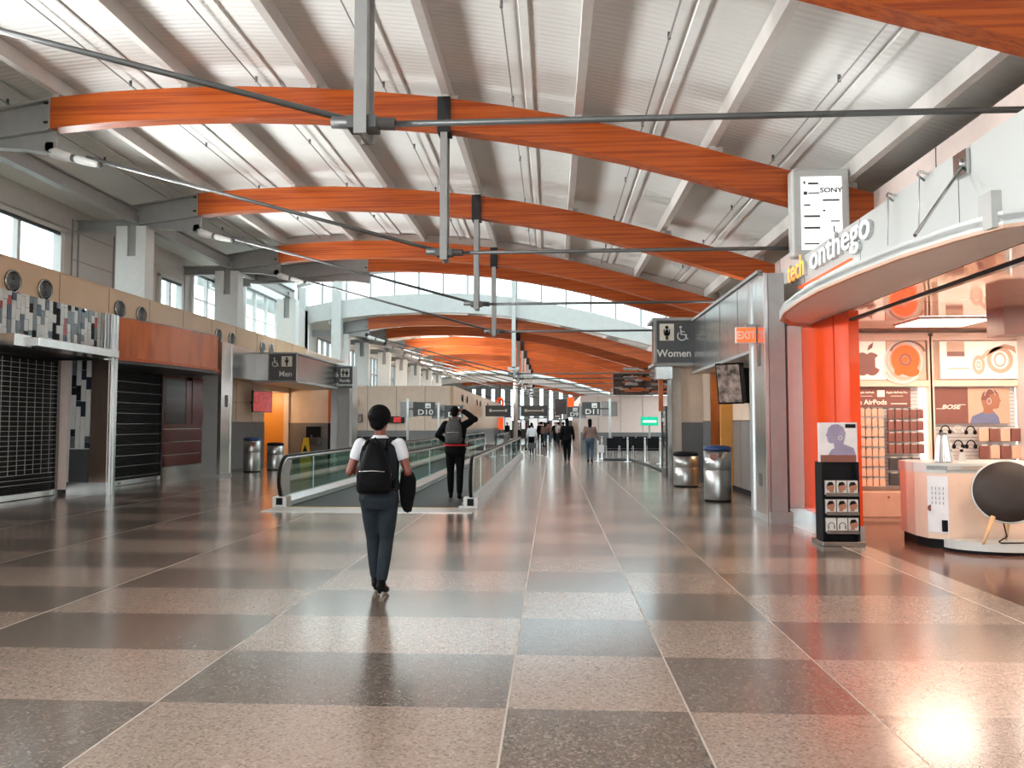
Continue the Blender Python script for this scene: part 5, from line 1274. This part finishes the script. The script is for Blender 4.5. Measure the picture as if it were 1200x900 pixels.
def figure(name, label, loc, H, pose, wear, rz=0, vox=.011, detail=True):
    """pose: dict of joints at stature 1.75, facing +y; wear: dict of clothing"""
    t = thing(name, label, 'person', loc, None, rz)
    k = H / 1.75; J = {a: Vector(b) * k for a, b in pose.items() if isinstance(b, tuple)}
    lean = pose.get('lean', (0, 0, 0))
    def L(z): return Vector(lean) * max(0, (z - .95) / .5)
    def ring(z, rx, ry, dx=0, dy=0): o = L(z); return ((o.x + dx) * k, (o.y + dy) * k, z * k, rx * k, ry * k)
    R_ = lambda *a: [r * k for r in a]
    bk = wear.get('bulk', 1.0)
    b = MB().m(wear.get('skin', 'skin'))
    hip = wear.get('hip', .165)
    b.loft([ring(.80, hip * .8, .10), ring(.88, hip * .98, .12, 0, -.01), ring(.96, hip * .95, .115, 0, -.01), ring(1.08, hip * .80, .092), ring(1.2, .145 * bk, .10), ring(1.33, .165 * bk, .10), ring(1.41, .15 * bk, .08), ring(1.455, .075, .06)], 20)
    hc = J['head']; nb = Vector((L(1.45).x * k, L(1.45).y * k, 1.40 * k))
    limb(b, [nb, nb.lerp(hc, .35), hc + Vector((0, -.01, -.05)) * k], R_(.062, .052, .052))
    P = headm(b, hc, pose.get('tilt', 0), pose.get('turn', 0), k)
    for s_ in 'lr':
        limb(b, [J[s_ + '_hip'], J[s_ + '_hip'].lerp(J[s_ + '_knee'], .5), J[s_ + '_knee'], J[s_ + '_knee'].lerp(J[s_ + '_ankle'], .35), J[s_ + '_ankle']], R_(.082, .070, .050, .052, .034))
        limb(b, [J[s_ + '_ankle'], J[s_ + '_ankle'].lerp(J[s_ + '_toe'], .55), J[s_ + '_toe']], R_(.036, .032, .024))
        limb(b, [J[s_ + '_sho'], J[s_ + '_sho'].lerp(J[s_ + '_elb'], .5), J[s_ + '_elb'], J[s_ + '_elb'].lerp(J[s_ + '_wri'], .3), J[s_ + '_wri']], R_(.052, .046, .038, .040, .026))
        d = J[s_ + '_wri'] - J[s_ + '_elb']
        if detail: hand(b, J[s_ + '_wri'], Vector(pose.get(s_ + '_hdir', tuple(d))), Vector(pose.get(s_ + '_thumb', (0, .3, 1))), pose.get('curl', .5), k)
        else: b.sph(J[s_ + '_wri'] + d.normalized() * .07 * k, .035 * k, .035 * k, .05 * k, 8)
    remesh(b, 'body', t, wear.get('skin', 'skin'), vox * (.72 if detail else 1), 3)
    # hair
    h = MB().m('hair'); hs = wear.get('hair', 'short')
    mt = Matrix.Rotation(pose.get('turn', 0), 3, 'Z') @ Matrix.Rotation(pose.get('tilt', 0), 3, 'X')
    if hs == 'round': h.sph(P(0, -.024, .035), .110 * k, .118 * k, .112 * k, 20, mt); h.sph(P(0, -.05, -.03), .08 * k, .07 * k, .08 * k, 16, mt)
    elif hs == 'short': h.sph(P(0, -.018, .035), .082 * k, .096 * k, .095 * k, 18, mt); h.sph(P(0, -.05, -.02), .066 * k, .055 * k, .07 * k, 14, mt)
    elif hs == 'cap': h.sph(P(0, -.012, .045), .086 * k, .102 * k, .085 * k, 18, mt); h.sph(P(0, .09, .04), .06 * k, .06 * k, .012 * k, 12, mt); h.sph(P(0, -.05, -.02), .07 * k, .055 * k, .07 * k, 14, mt)
    else: h.sph(P(0, -.02, .035), .088 * k, .10 * k, .098 * k, 18, mt); h.sph(P(0, -.065, -.08), .085 * k, .05 * k, .13 * k, 16, mt); h.sph(P(0, -.075, -.19), .07 * k, .035 * k, .10 * k, 14, mt)
    remesh(h, 'cap' if hs == 'cap' else 'hair', t, 'hair', .010 if detail else .014, 3)
    # trousers
    e = wear.get('leg', 1.0); b = MB()
    b.loft([ring(.79, hip * .85, .11), ring(.88, hip + .018, .138, 0, -.012), ring(.96, hip + .012, .13, 0, -.01), ring(1.05, hip * .88, .108)], 20)
    for s_ in 'lr':
        A, K, N = J[s_ + '_hip'], J[s_ + '_knee'], J[s_ + '_ankle']
        limb(b, [A, A.lerp(K, .5), K, K.lerp(N, .4), N + (K - N) * .12], R_(.098, .085 * e, .066 * e, .064 * e, .052 * e))
    remesh(b, 'trousers', t, wear.get('trousers', 'cloth_black'), vox, 4)
    # shoes
    for s_ in 'lr':
        A, T_ = J[s_ + '_ankle'], J[s_ + '_toe']
        d = (T_ - A); d.z = 0; d.normalize()
        b = MB(); heel = A - d * .045 * k + Vector((0, 0, -.035 * k))
        limb(b, [A + Vector((0, 0, .01)), heel.lerp(T_, .1)], R_(.044, .04)); limb(b, [heel, heel.lerp(T_, .5), T_ + d * .02 * k], R_(.036, .040, .030))
        o = remesh(b, 'shoe', t, 'leather', .009 if detail else .014, 3)
        if wear.get('heels'):
            q = MB().m('leather'); q.tube([heel + Vector((0, 0, -.01)), heel + Vector((0, 0, -.055 * k))], [.018, .012], 8)
            q.m('sole').tube([heel + Vector((0, 0, -.055 * k)), heel + Vector((0, 0, -.06 * k))], [.013, .013], 8)
            q.build('heel', o, False)
            q = MB().m('sole'); q.tube([heel.lerp(T_, .2) + Vector((0, 0, -.034 * k)), T_ + Vector((0, 0, -.024 * k))], [.02, .02], 8); q.build('sole', o, False)
    # top
    def sleeves(b, f0, r0, r1, e_=1.0, full=False):
        for s_ in 'lr':
            A, K, N = J[s_ + '_sho'], J[s_ + '_elb'], J[s_ + '_wri']
            if full: limb(b, [A, A.lerp(K, .5), K, K.lerp(N, .5), K.lerp(N, .92)], R_(r0, (r0 + r1) / 2, r1, r1 * .92, r1 * .85))
            else: limb(b, [A, A.lerp(K, f0 * .5), A.lerp(K, f0)], R_(r0, (r0 + r1) / 2, r1))
    hem = wear.get('hem', .98)
    b = MB()
    b.loft([ring(hem, hip + .02, .135, 0, -.005), ring(1.08, hip * .9 + .012, .12), ring(1.2, .165 * bk, .118), ring(1.33, .182 * bk, .118), ring(1.41, .165 * bk, .098), ring(1.46, .085, .072), ring(1.475, .068, .06)], 20)
    if wear.get('sleeve', 'full') == 'full': sleeves(b, 1, .066 * bk, .052 * bk, 1, True)
    else: sleeves(b, .42, .062, .062)
    remesh(b, wear.get('topname', 'jacket'), t, wear.get('top', 'cloth_black'), vox, 4)
    if wear.get('vest'):
        b = MB()
        b.loft([ring(.97, hip + .03, .146, 0, -.005), ring(1.08, hip * .9 + .024, .132), ring(1.2, .186, .140), ring(1.3, .192, .138), ring(1.38, .172, .124), ring(1.435, .13, .096), ring(1.46, .092, .080)], 20)
        remesh(b, 'vest', t, wear['vest'], vox, 3)
        c = MB().m('cloth_white'); c.lathe([(.066 * k, 1.45 * k), (.062 * k, 1.485 * k)], (L(1.46).x * k, L(1.46).y * k - .005, 0), 20, caps=False); c.build('collar', t, False)
    if wear.get('stripe'):
        c = MB(); c.loft([ring(1.0, hip + .026, .142, 0, -.005), ring(1.03, hip + .026, .142)], 24); c.m('cloth_red'); c.mats = [M['cloth_red']]; c.k = [0] * len(c.f); c.build('shirt_hem', t, False)
    return t, k, J
WALK = dict(head=(0, .01, 1.63), l_hip=(-.09, 0, .90), r_hip=(.09, 0, .90), l_knee=(-.085, .10, .50), r_knee=(.075, .02, .50), l_ankle=(-.065, .12, .10), r_ankle=(.065, -.14, .13),
            l_toe=(-.08, .26, .03), r_toe=(.085, -.02, .03), l_sho=(-.185, 0, 1.40), r_sho=(.185, 0, 1.40), l_elb=(-.25, -.06, 1.13), r_elb=(.25, .02, 1.13), l_wri=(-.26, .04, .90), r_wri=(.27, .10, .90))
# main figure: the woman in the vest
wp = dict(WALK); wp.update(l_elb=(-.275, -.05, 1.14), l_wri=(-.16, .16, 1.15), r_elb=(.275, -.03, 1.14), r_wri=(.22, .20, 1.06), r_thumb=(-1, 0, .5), l_thumb=(.2, 0, 1), turn=-.25, tilt=-.12, r_ankle=(.045, -.09, .12), r_toe=(.06, .04, .03),
          l_ankle=(-.045, .08, .12), l_toe=(-.06, .21, .03), l_knee=(-.075, .09, .50), r_knee=(.065, .03, .50))
wt, wk, wj = figure('person', 'person in white shirt and slate vest walking away with a black backpack', (-1.585, 7.02, .005), 1.70, wp,
                    dict(skin='skin', hair='round', trousers='cloth_trouser', top='cloth_white', topname='shirt', sleeve='short', vest='cloth_vest', heels=True, hip=.172, leg=1.02), 0, .010)
def backpack(label, base, w_, h_, d, mt, mt2, tp, shoulder):
    x, y, z = base
    t = thing('backpack', label, 'backpack', (x, y, z))
    b = MB(); b.loft([(x, y, z, w_ * .44, d * .42), (x, y - .01, z + h_ * .06, w_ * .5, d * .5), (x, y - .015, z + h_ * .4, w_ * .5, d * .52), (x, y, z + h_ * .72, w_ * tp, d * .42), (x, y + .015, z + h_ * .92, w_ * tp * .72, d * .30), (x, y + .02, z + h_, w_ * tp * .4, d * .16)], 24)
    remesh(b, 'main_compartment', t, mt, .009, 3).location = -Vector((x, y, z))
    b = MB(); b.loft([(x, y - d * .45, z + h_ * .06, w_ * .38, d * .2), (x, y - d * .5, z + h_ * .2, w_ * .4, d * .24), (x, y - d * .46, z + h_ * .42, w_ * .36, d * .16), (x, y - d * .42, z + h_ * .45, w_ * .3, d * .1)], 20)
    remesh(b, 'front_pocket', t, mt2, .009, 3).location = -Vector((x, y, z))
    zp = MB().m('alu').tube([(x - w_ * .36, y - d * .56, z + h_ * .44), (x, y - d * .62, z + h_ * .455), (x + w_ * .36, y - d * .56, z + h_ * .44)], .004, 6); zp.build('zip_line', t)
    for s_ in (-1, 1):
        g = MB().m(mt)
        pts = [(x + s_ * .10, y + .02, z + h_ * .85), (x + s_ * shoulder * .55, y + d * .5 + .02, z + h_ * 1.02), (x + s_ * shoulder * .62, y + d * .5 + .16, z + h_ * .98), (x + s_ * shoulder * .66, y + d * .5 + .245, z + h_ * .7), (x + s_ * shoulder * .85, y + d * .5 + .2, z + h_ * .4), (x + s_ * .16, y + d * .3, z + h_ * .12)]
        g.tube(pts, .018, 8); g.build('shoulder_strap', t)
        g = MB().m('charcoal').tube([(x + s_ * w_ * .42, y - d * .3, z + h_ * .1), (x + s_ * w_ * .50, y - d * .1, z + h_ * .4)], .007, 6); g.build('side_strap', t)
    g = MB().m(mt).tube([(x - .04, y + .03, z + h_ * .97), (x, y + .02, z + h_ * 1.08), (x + .04, y + .03, z + h_ * .97)], .010, 8); g.build('carry_loop', t)
    return t
backpack('small black leather backpack worn over the slate vest', (-1.585, 6.81, .93), .31, .46, .17, 'leather', 'cloth_black', .34, .16)
jk = thing('folded_jacket', 'black jacket hanging over the right forearm of the person in the vest', 'jacket', (-1.35, 7.12, .75))
b = MB(); b.loft([(-1.335, 7.10, .74, .035, .03), (-1.345, 7.10, .80, .055, .06), (-1.34, 7.10, .92, .075, .09), (-1.335, 7.10, 1.03, .075, .10), (-1.34, 7.09, 1.10, .055, .085), (-1.345, 7.08, 1.125, .03, .05)], 20)
b.sph((-1.33, 7.06, .82), .04, .03, .09); b.sph((-1.36, 7.14, .86), .05, .03, .12)
remesh(b, 'draped_cloth', jk, 'cloth_black', .010, 3).location = -Vector(jk.location)

# the man with the grey backpack on the walkway
mp_ = dict(WALK); mp_.update(l_elb=(-.33, -.02, 1.20), l_wri=(-.22, .16, 1.10), r_elb=(.37, .02, 1.50), r_wri=(.14, .06, 1.66), r_hdir=(-1, .2, .1), r_thumb=(0, 0, -1), l_thumb=(.3, .6, .6), l_ankle=(-.10, .12, .09), l_toe=(-.13, .26, .03), l_knee=(-.10, .08, .50),
              r_ankle=(.10, -.16, .10), r_toe=(.12, -.02, .03), r_knee=(.09, -.02, .50), head=(-.02, .02, 1.63))
mt_, mk, mj = figure('person', 'tall person in black with one hand raised to the cap on the walkway', (-1.98, 15.7, .02), 1.90, mp_,
                     dict(skin='skin', hair='cap', trousers='cloth_black', top='cloth_black', topname='jacket', hip=.185, bulk=1.2, stripe=True, hem=1.02, leg=1.05), 0, .012)
backpack('grey rectangular backpack on the tall person in black', (-1.99, 15.48, 1.16), .34, .50, .19, 'cloth_pack', 'cloth_pack', .46, .17)
# the distant pair
figure('person', 'distant person dressed all in black walking away, left of the pair', (.62, 31.95, 0), 1.78, WALK, dict(skin='skin2', hair='long', trousers='cloth_black', top='cloth_black', bulk=1.08, hem=.88, leg=1.1), 0, .016, False)
wp2 = dict(WALK); wp2.update(r_elb=(.26, .0, 1.13), r_wri=(.36, .02, .90))
figure('person', 'distant person in brown top and blue jeans with long dark hair', (1.50, 30.7, 0), 1.76, wp2, dict(skin='skin2', hair='long', trousers='cloth_denim', top='cloth_brown', bulk=1.02, hip=.172, leg=1.0), 0, .016, False)
t = thing('tote_bag', 'pale bag held by the distant person in jeans', 'bag', (1.93, 30.75, .45))
mb('cloth_white').bev(1.80, 2.06, 30.68, 30.82, .42, .72, .02).build('bag_body', t)
mb('cloth_brown').tube([(1.85, 30.75, .72), (1.87, 30.74, .84), (1.95, 30.74, .84), (2.0, 30.75, .72)], .01, 6).build('bag_handle', t)
figure('person', 'far person in a white shirt beside the end of the near walkway', (-1.05, 39.5, 0), 1.62, WALK, dict(skin='skin2', hair='short', trousers='cloth_black', top='cloth_white', topname='shirt'), 0, .02, False)
t = thing('luggage_cart', 'low dark cart in front of the far person in white', 'cart', (-1.0, 38.6, 0))
mb('charcoal').box(-1.22, -.8, 38.5, 38.9, .35, .6).box(-1.22, -1.18, 38.86, 38.9, .3, .95).box(-.84, -.8, 38.86, 38.9, .3, .95).build('cart_frame', t)
for s_ in (-1.2, -.82): mb('rubber').lathe([(.14, -.02), (.16, 0), (.14, .02)], (s_, 38.65, .16), 18, 'x').build('wheel', t)
# the crowd at the end of the hall
pr_, _, _ = figure('person', 'x', (0, 0, 0), 1.72, WALK, dict(skin='skin2', hair='short', trousers='cloth_black', top='cloth_black'), 0, .03, False)
pr2, _, _ = figure('person', 'x', (0, 0, 0), 1.66, WALK, dict(skin='skin', hair='long', trousers='cloth_denim', top='cloth_brown'), 0, .03, False)
pr3, _, _ = figure('person', 'x', (0, 0, 0), 1.70, WALK, dict(skin='skin2', hair='short', trousers='cloth_trouser', top='cloth_white', topname='shirt'), 0, .03, False)
rn = random.Random(11); prs = [(pr_, 'dark'), (pr2, 'brown'), (pr_, 'dark'), (pr3, 'white'), (pr_, 'dark')]
first = set()
for k in range(34):
    pr, c = prs[k % 5]
    x = rn.uniform(-5.0, 1.2); y = 51.5 + k + rn.uniform(-.2, .2)
    if abs(x + 3.2) < 2.2 and y < 71: x = rn.uniform(-.9, 1.2)
    lab = 'far tiny person in a %s top in the crowd at the end of the hall' % c; grp = 'crowd in %s tops' % c
    if pr.name not in first: first.add(pr.name); pr.location = (x, y, 0); pr['label'] = lab; pr['group'] = grp; pr.rotation_euler = (0, 0, rn.uniform(-3, 3))
    else: dup(pr, (x, y, 0), rn.uniform(-3, 3), lab, grp)
